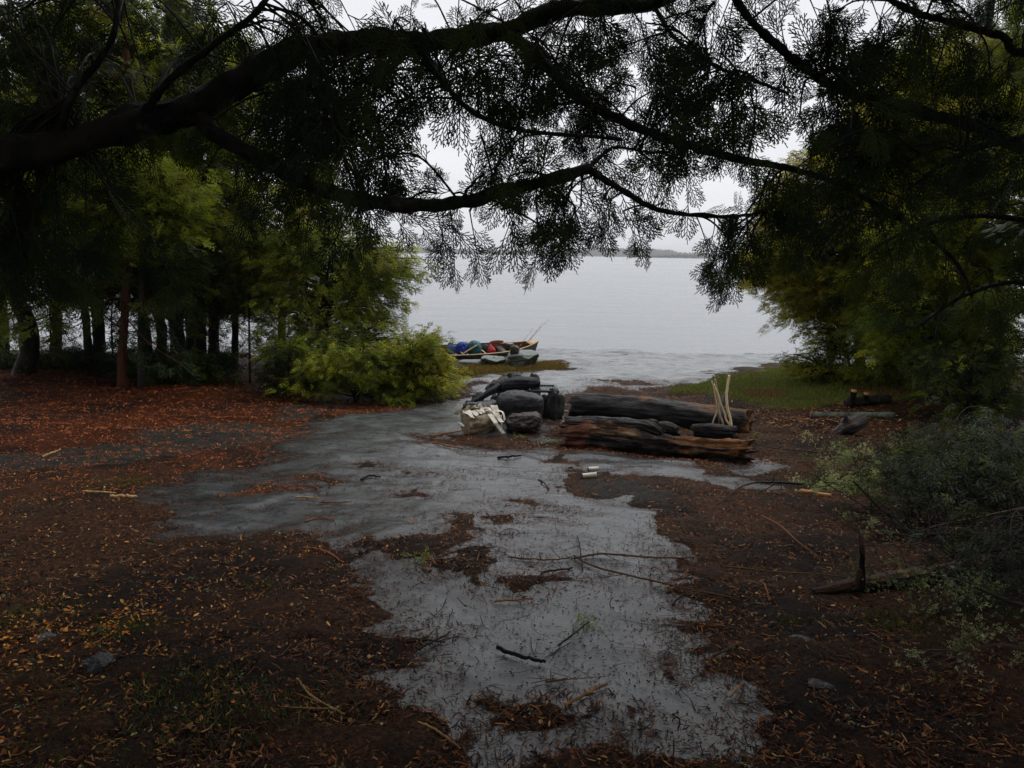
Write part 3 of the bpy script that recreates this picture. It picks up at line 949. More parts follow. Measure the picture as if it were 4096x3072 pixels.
def fan(sp, base, d, length, s, rng, cols, n=None, droop=.25, flat=None, twigs=None, step=.05, tw=.003):
    """one twig with sprays alternating along it; returns nothing, fills sp and twigs"""
    d = d / (np.linalg.norm(d) + 1e-9)
    n = max(4, int(length / .03))
    side = np.cross(d, flat if flat is not None else np.array([0, 0, 1.])); side /= np.linalg.norm(side) + 1e-9
    nrm = np.cross(side, d)
    bend = rng.normal(0, .12)
    t = np.linspace(0, 1, n)
    pts = base + d * length * t[:, None] + side * (bend * length * t ** 2)[:, None] + np.array([0, 0, -1.]) * (droop * length * t ** 2)[:, None]
    if twigs is not None: twigs.append((pts, tw, tw * .35))
    m = max(2, int(length / (step * SPF)))
    c0 = pick(rng, cols)
    for i in range(m):
        u = .12 + .88 * (i + .5) / m
        k = min(int(u * (n - 1)), n - 2)
        p = pts[k] + (pts[k + 1] - pts[k]) * (u * (n - 1) - k)
        T = pts[k + 1] - pts[k]; T /= np.linalg.norm(T)
        sd = 1 if i % 2 else -1
        a = T * 1.0 + side * sd * rng.uniform(.45, .85) + rng.normal(0, .08, 3)
        sp.add(p, a, nrm + rng.normal(0, .16, 3), s * (1.15 - .45 * u) * rng.uniform(.75, 1.2), c0 * rng.uniform(.8, 1.2))
    sp.add(pts[-2], pts[-1] - pts[-2], nrm + rng.normal(0, .2, 3), s * .9, c0)

OPEN = [np.array(q, float) for q in (
    [(862, 232), (985, 212), (1015, 255), (1040, 290), (1000, 330), (905, 345), (890, 380), (855, 335), (838, 285)],
    [(1555, 55), (1600, 60), (1680, 160), (1640, 175), (1560, 110)],
    [(1665, 195), (1705, 205), (1700, 330), (1650, 325), (1620, 300), (1640, 240)],
    [(880, 360), (1000, 345), (1000, 385), (960, 400), (900, 398)],
    [(1120, 310), (1260, 305), (1270, 345), (1180, 340)],
    [(1490, 345), (1600, 365), (1640, 425), (1560, 445), (1490, 400)],
    [(1330, 330), (1440, 330), (1420, 380), (1340, 370)])]
def proj(p):
    d = RC.T @ (np.asarray(p) - [0, 0, CAMZ])
    return np.array([512 + FPX * d[0] / -d[2], 384 - FPX * d[1] / -d[2]]) / S
def inopen(p):
    x, y = proj(p)
    for poly in OPEN:
        n = len(poly); ins = False
        for i in range(n):
            ax, ay = poly[i]; bx, by = poly[(i + 1) % n]
            if (ay > y) != (by > y) and x < (bx - ax) * (y - ay) / (by - ay) + ax: ins = not ins
        if ins: return True
    return False

DOWN = np.array([0, 0, -1.])
def dress(sp, twigs, limb, rng, cols, s, spacing, tl, start=.1, depth=.5, keep=True, droop=.3, updown=(1., .45)):
    """hang twigs along a limb"""
    L = np.linalg.norm(np.diff(limb, axis=0), axis=1).sum()
    q = smoothline(limb, max(8, int(L / .02)))
    n = int(L / (spacing * DENS))
    for i in range(n):
        u = start + (1 - start) * (i + rng.uniform(0, 1)) / n
        k = min(int(u * (len(q) - 1)), len(q) - 2)
        T = q[k + 1] - q[k]; T /= np.linalg.norm(T)
        sd = np.cross(T, DOWN); sd /= np.linalg.norm(sd) + 1e-9
        up = DOWN if rng.random() < updown[0] / (updown[0] + updown[1]) else -DOWN
        d = T * rng.uniform(.15, .8) + up * rng.uniform(.45, 1.1) + sd * rng.normal(0, depth)
        l = tl * rng.uniform(.5, 1.25)
        if keep and (inopen(q[k] + d / np.linalg.norm(d) * (l + .06)) or inopen(q[k] + d / np.linalg.norm(d) * l * .5)): continue
        fl = np.array([rng.normal(0, .4), -1, rng.normal(0, .35)])
        fan(sp, q[k], d, l, s, rng, cols, droop=droop, flat=fl, twigs=twigs)

def cloud(sp, twigs, limbs, poly, n, dr, rng, cols, s, tl, dirs=(0, 1), keep=True, spread=.7, tw=.0035):
    """n foliage twigs starting inside a region, each joined to the nearest limb by a thin branchlet"""
    poly = np.array(poly, float)
    lo, hi = poly.min(0), poly.max(0)
    allp = np.concatenate([smoothline(l, 40) for l in limbs])
    m = 0; tries = 0; n = max(2, int(n * CLD))
    while m < n and tries < n * 40:
        tries += 1
        x, y = rng.uniform(lo, hi)
        ins = False; k = len(poly)
        for i in range(k):
            ax, ay = poly[i]; bx, by = poly[(i + 1) % k]
            if (ay > y) != (by > y) and x < (bx - ax) * (y - ay) / (by - ay) + ax: ins = not ins
        if not ins: continue
        p = P(x, y, rng.uniform(*dr))
        d = np.array([dirs[0] + rng.normal(0, spread), rng.normal(0, .4), -dirs[1] + rng.normal(0, spread * .6)])
        d /= np.linalg.norm(d); l = tl * rng.uniform(.6, 1.3)
        if keep and (inopen(p) or inopen(p + d * (l + .05)) or inopen(p + d * l * .5)): continue
        j = rng.choice(np.argsort(((allp - p) ** 2).sum(1))[:14]); a = allp[j]
        dist = np.linalg.norm(a - p)
        if dist > .06:
            mid = (a + p) / 2 + np.array([0, 0, .12 * dist]) + rng.normal(0, .04 * dist, 3)
            twigs.append((np.array([a, mid, p]), tw * 1.3, tw))
            cq = smoothline(np.array([a, mid, p]), 12)
            for kk in range(4, 11, 4 if dist > .25 else 9):
                ax = cq[kk + 1] - cq[kk - 1] + rng.normal(0, .03, 3) + [0, 0, -.03]
                sp.add(cq[kk], ax, np.array([rng.normal(0, .6), -1, rng.normal(0, .6)]), s * rng.uniform(.6, 1.0), pick(rng, cols))
        fan(sp, p, d, l, s, rng, cols, droop=.3, flat=np.array([rng.normal(0, .45), -1, rng.normal(0, .4)]), twigs=twigs, tw=tw * .8)
        m += 1

def shade_canopy(sp, twigs, limbs, rng, cols, xr, yr, zr, n, s):  # loose sprays out of view, put in to cut the light from above
    for _ in range(n):
        p = np.array([rng.uniform(*xr), rng.uniform(*yr), rng.uniform(*zr)])
        a = rng.normal(0, 1, 3); a[2] = -abs(a[2]) * .5
        sp.add(p, a, rng.normal(0, 1, 3) + [0, 0, 1.2], s * rng.uniform(.7, 1.4), pick(rng, cols))

def near_cedar_left():
    r = np.random.default_rng(101)
    root = empty('cedar_tree', (-2.9, 2.3, float(H(-2.9, 2.3))), 'big leaning cedar whose dark limbs arch over the camp from the left edge', 'tree')
    px = lambda v, d: v * S * d / FPX          # 2212 px half width -> metres
    base = np.array([-3.3, 2.2, float(H(-3.3, 2.2)) - .1])
    L0 = np.vstack([[base], [[-3.1, 2.35, .9]], P3([(-120, 390, 2.6)])])
    L1 = np.vstack([P3([(-130, 394, 2.6), (0, 345, 2.6), (150, 306, 2.7), (300, 266, 2.8), (430, 232, 2.9)])])
    L1b = P3([(430, 232, 2.9), (560, 152, 3.0), (666, 101, 3.0), (800, 92, 3.1), (900, 92, 3.15), (994, 82, 3.2), (1095, 66, 3.3), (1200, 22, 3.3), (1300, 14, 3.4), (1405, 8, 3.5), (1500, -40, 3.6)])
    L2 = P3([(425, 245, 2.9), (470, 292, 2.8), (560, 340, 2.75), (640, 385, 2.7), (740, 424, 2.65), (830, 440, 2.6), (940, 443, 2.6), (1020, 432, 2.6), (1100, 409, 2.6), (1200, 386, 2.65), (1275, 362, 2.7)])
    L2b = P3([(1270, 364, 2.7), (1340, 408, 2.7), (1420, 452, 2.75), (1530, 467, 2.8), (1620, 464, 2.85), (1665, 452, 2.9)])
    L2c = P3([(1272, 362, 2.7), (1300, 335, 2.75), (1330, 318, 2.8), (1400, 330, 2.9)])
    L2d = P3([(1003, 436, 2.6), (1006, 412, 2.55), (1022, 398, 2.5), (1030, 385, 2.5), (1048, 376, 2.5)])
    L3 = P3([(905, 95, 3.1), (940, 150, 2.9), (960, 180, 2.8), (1000, 225, 2.7), (1060, 262, 2.7), (1150, 285, 2.7), (1260, 293, 2.75), (1345, 302, 2.8)])
    L4 = P3([(1085, 70, 3.3), (1150, 110, 3.1), (1230, 195, 3.0), (1300, 240, 2.95), (1400, 285, 2.9), (1500, 318, 2.9), (1600, 345, 2.9), (1700, 362, 3.0), (1800, 392, 3.1), (1870, 428, 3.1), (1960, 482, 3.2), (2060, 560, 3.3), (2100, 640, 3.3)])
    L6 = P3([(1410, 10, 3.5), (1464, 88, 3.3), (1554, 146, 3.1), (1644, 180, 3.0), (1704, 202, 3.0)])
    L7 = P3([(300, 262, 2.8), (360, 180, 2.7), (470, 90, 2.7), (560, 20, 2.7), (600, -60, 2.8)])
    L8 = P3([(120, 310, 2.7), (160, 200, 2.6), (240, 90, 2.6), (260, -40, 2.7)])
    limbs = [(L0, .13, px(34, 2.6)), (L1, px(34, 2.6), px(30, 2.9)), (L1b, px(27, 2.9), px(13, 3.5)), (L2, px(17, 2.8), px(11, 2.7)), (L2b, px(7, 2.7), px(2, 2.8)), (L2c, px(5, 2.7), px(2, 2.8)),
             (L2d, px(4, 2.5), px(2, 2.5)), (L3, px(7, 2.9), px(3, 2.7)), (L4, px(11, 3.1), px(3, 3.2)), (L6, px(5, 3.2), px(3, 3)), (L7, px(8, 2.8), px(4, 2.8)), (L8, px(8, 2.8), px(4, 2.8))]
    twigs = []; sp = Sprays()
    s = 1.0
    dress(sp, twigs, L2, r, DK, .85, .055, .17, .35, .5, droop=.35)
    dress(sp, twigs, L2b, r, DK, .85, .045, .15, .05, .4)
    dress(sp, twigs, L2c, r, DK, .8, .05, .10, .1, .4)
    dress(sp, twigs, L3, r, DK, .9, .05, .16, .15, .5, updown=(1, .8))
    dress(sp, twigs, L4, r, DK, .95, .035, .20, .05, .5, updown=(1, .8))
    dress(sp, twigs, L6, r, DK, .95, .04, .18, .05, .5, updown=(1, .8))
    dress(sp, twigs, L1b, r, DK, 1.0, .035, .26, .1, .6, updown=(1, .5))
    ll = [L1b, L2, L2b, L2c, L3, L4, L6, L7, L8]
    C = lambda poly, n, dr, s_=.95, tl=.2, **k: cloud(sp, twigs, ll, poly, n, dr, r, k.pop('cols', DK), s_, tl, **k)
    # hanging curtain left of the opening
    C([(545, -20), (860, -20), (850, 200), (815, 330), (700, 350), (600, 280), (560, 200)], 105, (2.7, 3.4), 1.0, .22)
    C([(440, 330), (760, 380), (800, 440), (700, 455), (560, 420)], 12, (2.5, 3.0), .9, .16)
    C([(560, 180), (700, 120), (760, 300), (640, 330)], 30, (2.3, 2.8), 1., .2)
    C([(700, 120), (840, 140), (815, 330), (790, 380), (720, 330)], 40, (2.3, 2.9), 1., .2)
    # sprays hanging before the big limb
    C([(480, 60), (1000, 20), (1000, 90), (640, 150), (500, 190)], 44, (2.5, 2.8), 1.05, .18, keep=False)
    # top band
    C([(850, -20), (1600, -20), (1560, 60), (1400, 130), (1250, 150), (1000, 170), (870, 170)], 130, (2.6, 3.7), 1.0, .2)
    C([(1000, 100), (1250, 120), (1300, 230), (1150, 260), (1050, 220)], 50, (2.7, 3.2), .95, .18)
    C([(1250, 100), (1560, 100), (1640, 190), (1600, 300), (1450, 280), (1280, 200)], 90, (2.7, 3.3), .95, .18)
    # middle, above the low limb
    C([(1035, 285), (1130, 290), (1200, 340), (1260, 370), (1150, 400), (1070, 395)], 34, (2.5, 2.8), .85, .12, spread=1.0)
    C([(1440, 320), (1500, 330), (1480, 420), (1400, 400)], 12, (2.7, 3.0), .9, .14)
    C([(1540, 330), (1720, 340), (1700, 440), (1640, 470), (1600, 380)], 34, (2.7, 3.1), .9, .15)
    # hanging below the low limb
    C([(935, 440), (1060, 430), (1020, 470), (960, 470)], 9, (2.5, 2.7), .85, .13, spread=.4)
    C([(1060, 425), (1260, 395), (1260, 450), (1200, 480), (1120, 470), (1075, 455)], 34, (2.5, 2.8), .85, .12, spread=.35)
    C([(1260, 375), (1350, 420), (1360, 460), (1250, 450)], 12, (2.6, 2.8), .85, .12, spread=.5)
    C([(1150, 460), (1210, 460), (1200, 490), (1165, 490)], 8, (2.5, 2.6), .85, .12, spread=.2)
    C([(1430, 455), (1640, 462), (1640, 490), (1560, 490), (1480, 480)], 12, (2.7, 2.9), .8, .10, spread=.5)
    C([(1560, 470), (1650, 470), (1610, 560), (1575, 570)], 34, (2.7, 2.9), .8, .12, spread=.35)
    C([(740, 440), (860, 445), (850, 470), (760, 480)], 5, (2.6, 2.8), .75, .10, spread=.5)
    C([(895, 350), (940, 400), (990, 410), (1000, 430), (880, 430), (870, 400)], 7, (2.5, 2.6), .7, .08, keep=False, dirs=(-.4, -.3))
    # dark mass upper left, in front of the other trees
    C([(-80, -40), (560, -40), (560, 150), (430, 200), (300, 230), (100, 270), (-80, 300)], 170, (2.9, 3.7), 1.15, .24, keep=False)
    C([(-80, 330), (120, 380), (280, 420), (330, 500), (200, 500), (60, 560), (-80, 560)], 110, (2.75, 3.1), 1.15, .22, keep=False)
    # further inner limb ends and foliage of the right half
    C([(1650, 330), (1900, 400), (2100, 560), (2060, 640), (1900, 560), (1720, 460)], 14, (2.9, 3.5), .9, .16)
    V, Fq = limb_mesh(limbs, 14, .32, 5)
    mesh_np('limb', V, Fq, M['bark'], root, smooth=True)
    V, Fq = limb_mesh(twigs, 4, .1, 6)
    cv = np.tile([.020, .016, .012], (len(V), 1))
    mesh_np('twigs', V, Fq, M['twig'], root, col=cv)
    V, Fq, Cc = sp.bake(HI, r)
    mesh_np('foliage', V, Fq, M['leafn'], root, col=Cc)
    # unseen sprays above and behind the viewer, added to shade the ground
    so_ = Sprays()
    shade_canopy(so_, None, None, r, DK, (-6.5, 1.0), (-5, 4.6), (3.9, 6.4), 5200, 1.3)
    shade_canopy(so_, None, None, r, DK, (-7, -3.2), (-2, 5), (1.6, 4.5), 2200, 1.2)
    V, Fq, Cc = so_.bake(LOW, r)
    mesh_np('crown', V, Fq, M['leafn'], root, col=Cc)
    return root
near_cedar_left()

def near_cedar_right():
    r = np.random.default_rng(202)
    bx, by = 4.3, 3.4
    root = empty('cedar_tree', (bx, by, float(H(bx, by))), 'dark cedar off the right edge, branches reaching in at the upper right', 'tree')
    T = np.array([[bx, by, float(H(bx, by)) - .1], [bx - .1, by, 1.5], [bx + .05, by + .1, 3.2], [bx, by, 6.5]])
    L5 = np.vstack([[T[1] + [0, 0, .9]], P3([(2350, 330, 3.3), (2100, 270, 3.2), (1950, 232, 3.15), (1850, 205, 3.1), (1764, 165, 3.1), (1690, 108, 3.0), (1620, 42, 3.0), (1570, -30, 3.0)])])
    L5b = P3([(1764, 165, 3.1), (1800, 150, 3.1), (1860, 140, 3.1), (1900, 100, 3.2)])
    tk = lambda z: [[bx, by, z]]
    L7 = np.vstack([tk(2.9), P3([(2300, 110, 3.4), (2164, 78, 3.3), (2070, 52, 3.2), (1988, 30, 3.1), (1900, -10, 3.1)])])
    L9 = np.vstack([tk(1.5), P3([(2330, 500, 3.4), (2180, 470, 3.3), (2060, 470, 3.2), (1960, 500, 3.1), (1880, 540, 3.1)])])
    L10 = np.vstack([tk(1.1), P3([(2330, 650, 3.4), (2200, 610, 3.3), (2080, 640, 3.2), (1990, 700, 3.1)])])
    L11 = np.vstack([tk(2.1), P3([(2330, 300, 3.2), (2180, 300, 2.9), (2060, 340, 2.8), (1960, 410, 2.8)])])
    px = lambda v, d: v * S * d / FPX
    limbs = [(T, .16, .10), (L5, px(13, 3.3), px(6, 3)), (L5b, px(6, 3), px(3, 3)), (L7, px(8, 3.3), px(5, 3.2)), (L9, px(7, 3.3), px(3, 3.2)), (L10, px(7, 3.3), px(3, 3.2)), (L11, px(7, 3), px(3, 3))]
    sp = Sprays(); twigs = []
    ll = [L5, L5b, L7, L9, L10, L11]
    dress(sp, twigs, L5, r, DK, .95, .04, .2, .45, .5, updown=(1, .6))
    for l, q_ in ((L7, .05), (L9, .10), (L10, .13), (L11, .08)): dress(sp, twigs, l, r, DK, 1.0, q_, .20, .1, .6, updown=(1, .6))
    C = lambda poly, n, dr, s_=.95, tl=.2, **k: cloud(sp, twigs, ll, poly, n, dr, r, DK, s_, tl, **k)
    C([(1690, -20), (1990, -20), (1980, 150), (1900, 280), (1800, 250), (1740, 120)], 80, (2.7, 3.4), 1., .2)
    C([(1740, 180), (1980, 200), (1990, 380), (1850, 400), (1740, 340), (1700, 260)], 60, (2.6, 3.3), 1., .2, keep=False)
    C([(1950, -20), (2280, -20), (2280, 500), (2050, 380), (1950, 240)], 44, (2.6, 3.6), 1.1, .24, keep=False)
    C([(1900, 420), (2280, 450), (2280, 760), (2080, 720), (1960, 600)], 10, (2.8, 3.6), 1.05, .22, keep=False)
    V, Fq = limb_mesh(limbs, 12, .3, 15)
    mesh_np('limb', V, Fq, M['bark'], root, smooth=True)
    V, Fq = limb_mesh(twigs, 4, .1, 16)
    mesh_np('twigs', V, Fq, M['twig'], root, col=np.tile([.020, .016, .012], (len(V), 1)))
    V, Fq, Cc = sp.bake(HI, r)
    mesh_np('foliage', V, Fq, M['leafn'], root, col=Cc)
    so_ = Sprays()  # unseen sprays added above this side too, to block sky light
    shade_canopy(so_, None, None, r, DK, (1.5, 7.5), (-4, 5.5), (3.8, 6.6), 5200, 1.3)
    shade_canopy(so_, None, None, r, DK, (3.6, 7.5), (-1, 5), (1.6, 4.2), 2200, 1.2)
    V, Fq, Cc = so_.bake(LOW, r)
    mesh_np('crown', V, Fq, M['leafn'], root, col=Cc)
near_cedar_right()

# ------------------------------------------------------------------ the woods either side
def grow(root_pt, trunk, tips, rng, cols, s, protos, step=.12, inner=.35, mat=M['leaf'], root=None, tw=.02, barkm=None, tmesh=True, droop=.25, sag=.12, tr0=.03):
    """branches from a trunk polyline to given tips, foliage on their outer part"""
    tr = smoothline(trunk, 60)
    sp = Sprays(); br = []
    for tip in tips:
        tip = np.asarray(tip)
        # join the trunk lower than the tip
        hd = np.linalg.norm(tr[:, :2] - tip[:2], axis=1)
        want = tip[2] - .25 * hd.min() * rng.uniform(.2, 1.4)
        j = int(np.argmin(np.abs(tr[:, 2] - np.clip(want, tr[0, 2] + .1, tr[-1, 2]))))
        a = tr[j]
        L = np.linalg.norm(tip - a)
        mid = a * .45 + tip * .55 + np.array([0, 0, sag * L]) + rng.normal(0, .05 * L, 3)
        n = max(5, int(L / .15))
        q = smoothline(np.array([a, mid, tip]), n)
        br.append((q, tw * (.35 + .35 * L), tw * .15))
        T = tip - a; T /= np.linalg.norm(T) + 1e-9
        sd = np.cross(T, [0, 0, 1.]); sd /= np.linalg.norm(sd) + 1e-9
        m = max(3, int(L * (1 - inner) / step))
        c0 = pick(rng, cols)
        for i in range(m):
            u = inner + (1 - inner) * (i + rng.random()) / m
            k = min(int(u * (n - 1)), n - 2)
            p = q[k] + (q[k + 1] - q[k]) * (u * (n - 1) - k)
            w_ = (1.05 - u) * .45 * min(L, 2.0)
            side = 1 if i % 2 else -1
            for _ in range(3):
                off = sd * side * rng.uniform(0, w_) + T * rng.uniform(-.05, .05) + np.array([0, 0, rng.normal(-.04, .07)])
                ax = T * .8 + sd * side * rng.uniform(.2, 1.1) + np.array([0, 0, -droop * rng.uniform(.3, 2.2)])
                sp.add(p + off, ax, np.array([0, 0, 1.]) + rng.normal(0, .55, 3), s * rng.uniform(.7, 1.25), c0 * rng.uniform(.45, 1.6))
        sp.add(tip - T * .05, T + np.array([0, 0, -.15]), np.array([0, 0, 1.]) + rng.normal(0, .4, 3), s, c0)
    parts = [tube(smoothline(trunk, 30), np.linspace(tr0, tr0 * .25, 30), 10, .12, 3)]
    V, Fq = join(parts + [limb_mesh(br, 5, .1, 3)])
    mesh_np('trunk', V, Fq, M['bark'], root, smooth=True)
    V, Fq, Cc = sp.bake(protos, rng)
    o = mesh_np('crown', V, Fq, mat, root, col=Cc)
    return o

def polytips(poly, n, dr, rng, full=False):
    poly = np.array(poly, float); out = []
    lo, hi = poly.min(0), poly.max(0)
    k = len(poly)
    while len(out) < n:
        x, y = rng.uniform(lo, hi); ins = False
        for i in range(k):
            ax, ay = poly[i]; bx, by = poly[(i + 1) % k]
            if (ay > y) != (by > y) and x < (bx - ax) * (y - ay) / (by - ay) + ax: ins = not ins
        if ins: out.append((F if full else P)(x, y, rng.uniform(*dr)))
    return out

# forest tree prototypes: crown of radiating limbs, origin at the trunk base
def crown_proto(seed, z0, z1, R, n, cols, s=.95, lowdead=3):
    rng = np.random.default_rng(seed)
    sp = Sprays(); br = []
    for i in range(n):
        u = (i + rng.random()) / n
        z = z0 + (z1 - z0) * u ** .9
        az = rng.uniform(0, 2 * np.pi)
        L = R * (1 - .75 * u) * rng.uniform(.6, 1.15)
        T = np.array([math.cos(az), math.sin(az), 0])
        a = np.array([0, 0, z]); tip = a + T * L + np.array([0, 0, L * rng.uniform(-.45, .1)])
        q = smoothline(np.array([a, (a + tip) / 2 + [0, 0, -.06 * L], tip]), 7)
        br.append((q, .018, .004))
        sd = np.array([-T[1], T[0], 0]); c0 = pick(rng, cols, var=.4)
        m = int(14 + 16 * L)
        for j in range(m):
            v = rng.uniform(.22, 1) ** .8
            k = min(int(v * 6), 5)
            p = q[k] + (q[k + 1] - q[k]) * (v * 6 - k)
            sg = rng.choice([-1, 1])
            p = p + sd * sg * rng.uniform(0, .34) * L * (1.15 - v) + [0, 0, rng.normal(-.05, .08)]
            sp.add(p, T + sd * sg * rng.uniform(.1, .9) + np.array([0, 0, -rng.uniform(.1, .9)]), np.array([0, 0, 1.]) + rng.normal(0, .5, 3), s * rng.uniform(.7, 1.3), c0 * rng.uniform(.7, 1.3))
    for i in range(lowdead):       # thin bare snags low on the trunk
        az = rng.uniform(0, 2 * np.pi); z = rng.uniform(.8, z0)
        T = np.array([math.cos(az), math.sin(az), rng.uniform(-.3, .15)])
        br.append((np.array([[0, 0, z], np.array([0, 0, z]) + T * .4, np.array([0, 0, z - .05]) + T * rng.uniform(.6, 1.2)]), .010, .002))
    V1, F1, C1 = sp.bake(MID, rng)
    V2, F2 = limb_mesh(br, 5, .1, 3)
    return (V1, F1, C1), (V2, F2)

def proto_obj(p):
    (V1, F1, C1), (V2, F2) = p
    return mesh_np('crown', V1, F1, M['leaf'], col=C1), (V2, F2)
PROTO = [crown_proto(31, 1.9, 8.2, 2.4, 100, GR + DK), crown_proto(32, 2.1, 8.6, 2.2, 95, GR), crown_proto(33, 1.6, 8.0, 2.5, 105, GR + DK)]
PO = [proto_obj(p) for p in PROTO]
_used = [False] * len(PO)

def forest_tree(pxs, wid, d, label, kind=0, group=None, rot=0, sc=1.0, bark='bark', name='cedar_tree', crown=True, ry=None):
    """pxs: trunk centre line in 2212 px from base up; wid: its width there in px"""
    pts = [P(x, y, d) for x, y in pxs]
    b = pts[0]; gz = float(H(b[0], b[1]))
    pts[0] = np.array([b[0], b[1], gz - .1])
    root = empty(name, (b[0], b[1], gz), label, 'tree', group)
    topd = pts[-1] - pts[-2]
    last = pts[-1]
    up = np.array([last[0] + np.clip(topd[0], -.2, .2), b[1], max(last[2] + 1, gz + 5)])
    pts += [up, np.array([up[0], b[1], gz + 7.6])]
    r0 = wid * .5 * S * d / FPX
    q = smoothline(np.array(pts), 60)
    t = np.linspace(0, 1, 60)
    rr = r0 * (1.0 - .55 * t) * (1 + .55 * np.exp(-t * 28))
    V, Fq = tube(q, rr, 14, .16, int(abs(b[0]) * 10), True)
    k = kind % len(PO); A, B = PO[k]
    V, Fq = join([(V, Fq), (rotz(B[0], rot) * sc + np.array(root.location), B[1])])
    mesh_np('trunk', V, Fq, M[bark], root, smooth=True)
    if crown:
        for src in (A,):
            o = src if not _used[k] else src.copy()
            if _used[k]: COL.objects.link(o)
            o.parent = root
            o.rotation_euler = (0, 0, rot); o.scale = (sc, sc, sc)
            o.location = (0, 0, 0)
        _used[k] = True
    return root

LG = 'cedars in the wood on the left'
LT = [([(8, 790), (6, 700), (0, 600), (-5, 480)], 22, 17, 'trunk cut by the left edge of the picture, lake behind it', 0, .3),
      ([(52, 830), (62, 760), (60, 700), (32, 640), (22, 580), (15, 470)], 40, 14.0, 'thick cedar with a bowed trunk, second from the left edge', 1, 1.0),
      ([(196, 792), (186, 700), (180, 620), (178, 480)], 17, 15.5, 'slim grey-lit trunk leaning against its dark neighbour in the left wood', 2, 2.2),
      ([(216, 795), (212, 700), (206, 620), (208, 480)], 26, 16, 'dark trunk just right of the slim grey one in the left wood', 0, 3.1),
      ([(322, 812), (322, 760), (306, 660), (302, 600), (300, 480)], 19, 16.5, 'dark trunk right behind the reddish cedar trunk', 1, 4.0),
      ([(344, 770), (350, 715), (336, 660), (330, 580), (330, 460)], 22, 17.5, 'crooked trunk seen against bright lake water, left wood', 2, 5.1),
      ([(392, 830), (384, 740), (378, 640), (378, 560), (384, 470)], 34, 15, 'stout dark cedar trunk, widest in the middle of the left wood', 0, .9),
      ([(412, 800), (410, 700), (404, 620), (410, 500)], 20, 16.5, 'forked dark trunk pressed close behind the stout cedar', 1, 1.7),
      ([(432, 790), (428, 700), (426, 600), (424, 500)], 20, 18, 'dark straight trunk near the shore, right of the stout cedar', 2, 2.6),
      ([(460, 800), (462, 700), (462, 600), (460, 500)], 24, 16, 'straight trunk among low boughs, right part of left wood', 1, 3.7),
      ([(505, 790), (508, 690), (504, 600), (508, 480)], 15, 17, 'thin trunk half hidden by the green cedar bushes', 0, 4.4),
      ([(600, 780), (610, 690), (612, 600), (618, 480)], 16, 18, 'thin dark trunk deep behind the green cedar bushes', 2, 5.5)]
for i, (l, w_, d, lab, k, rt) in enumerate(LT):
    forest_tree(l, w_, d, lab, k, LG, rt, 1.0)
forest_tree([(264, 836), (264, 780), (268, 700), (272, 620), (276, 560), (282, 440)], 20, 13.2, 'cedar with a reddish peeled trunk standing in front of the left wood', 2, LG, 2.0, 1.0, 'redbark')
# more trees deeper left, closing the wall of crowns
for i, (x, d, k, lab) in enumerate([(-180, 11.5, 0, 'cedar outside the left edge with boughs hanging into view'), (120, 19, 1, 'slender shoreline cedar behind the bowed trunk'),
                                    (700, 19.5, 1, 'cedar nearest the opening on the left, thin sky gaps in its crown')]):
    forest_tree([(x, 800), (x + 3, 700), (x, 600), (x + 4, 480)], 22 if i != 2 else 14, d, lab, k, LG, i * 2.3, 1.0 if i != 2 else .92)

# hemlock-like saplings between the trunks, sparse
rs = np.random.default_rng(55)
for i, (x, yb, yt, d, n, wd, lab) in enumerate([(115, 800, 590, 16, 26, 110, 'sparse sapling between the bowed trunk and the grey trunk'), (245, 790, 600, 17, 22, 70, 'sparse sapling between two trunks left of the reddish cedar'),
                                           (445, 800, 560, 15, 26, 90, 'thin sapling with drooping boughs beside the stout trunk'), (540, 820, 540, 14.5, 44, 120, 'dark young cedar left of the bright green bush'),
                                           (20, 830, 560, 15, 26, 90, 'thin sapling at the left edge before bright water')]):
    b = P(x, yb, d); gz = float(H(b[0], b[1])); top = P(x, yt, d)
    root = empty('cedar_sapling', (b[0], b[1], gz), lab, 'sapling', 'saplings among the trunks')
    trk = np.array([[b[0], b[1], gz - .05], [b[0] + .05, b[1], (gz + top[2]) / 2], top])
    tips = polytips([(x - wd / 2, yb - 15), (x + wd / 2, yb - 15), (x + wd / 3, yt + 60), (x, yt - 15), (x - wd / 3, yt + 60)], n, (d - .6, d + .6), rs)
    grow(None, trk, tips, rs, DK + GR[:1], .85, MID, .16, .3, root=root, tw=.010)

def bush(name, label, cat, trunk, tips, cols, s, seed, protos=MID, mat=None, step=.11, group=None, tr=.05, inner=.3, droop=.25, sag=.12, tw=.02):
    rng = np.random.default_rng(seed)
    b = trunk[0]; gz = float(H(b[0], b[1]))
    root = empty(name, (b[0], b[1], gz), label, cat, group)
    trk = np.array([[b[0], b[1], gz - .05]] + [list(q) for q in trunk[1:]])
    grow(None, trk, tips, rng, cols, s, protos, step, inner, mat or M['leaf'], root=root, droop=droop, sag=sag, tw=tw, tr0=tr)
    return root

rb = np.random.default_rng(9)
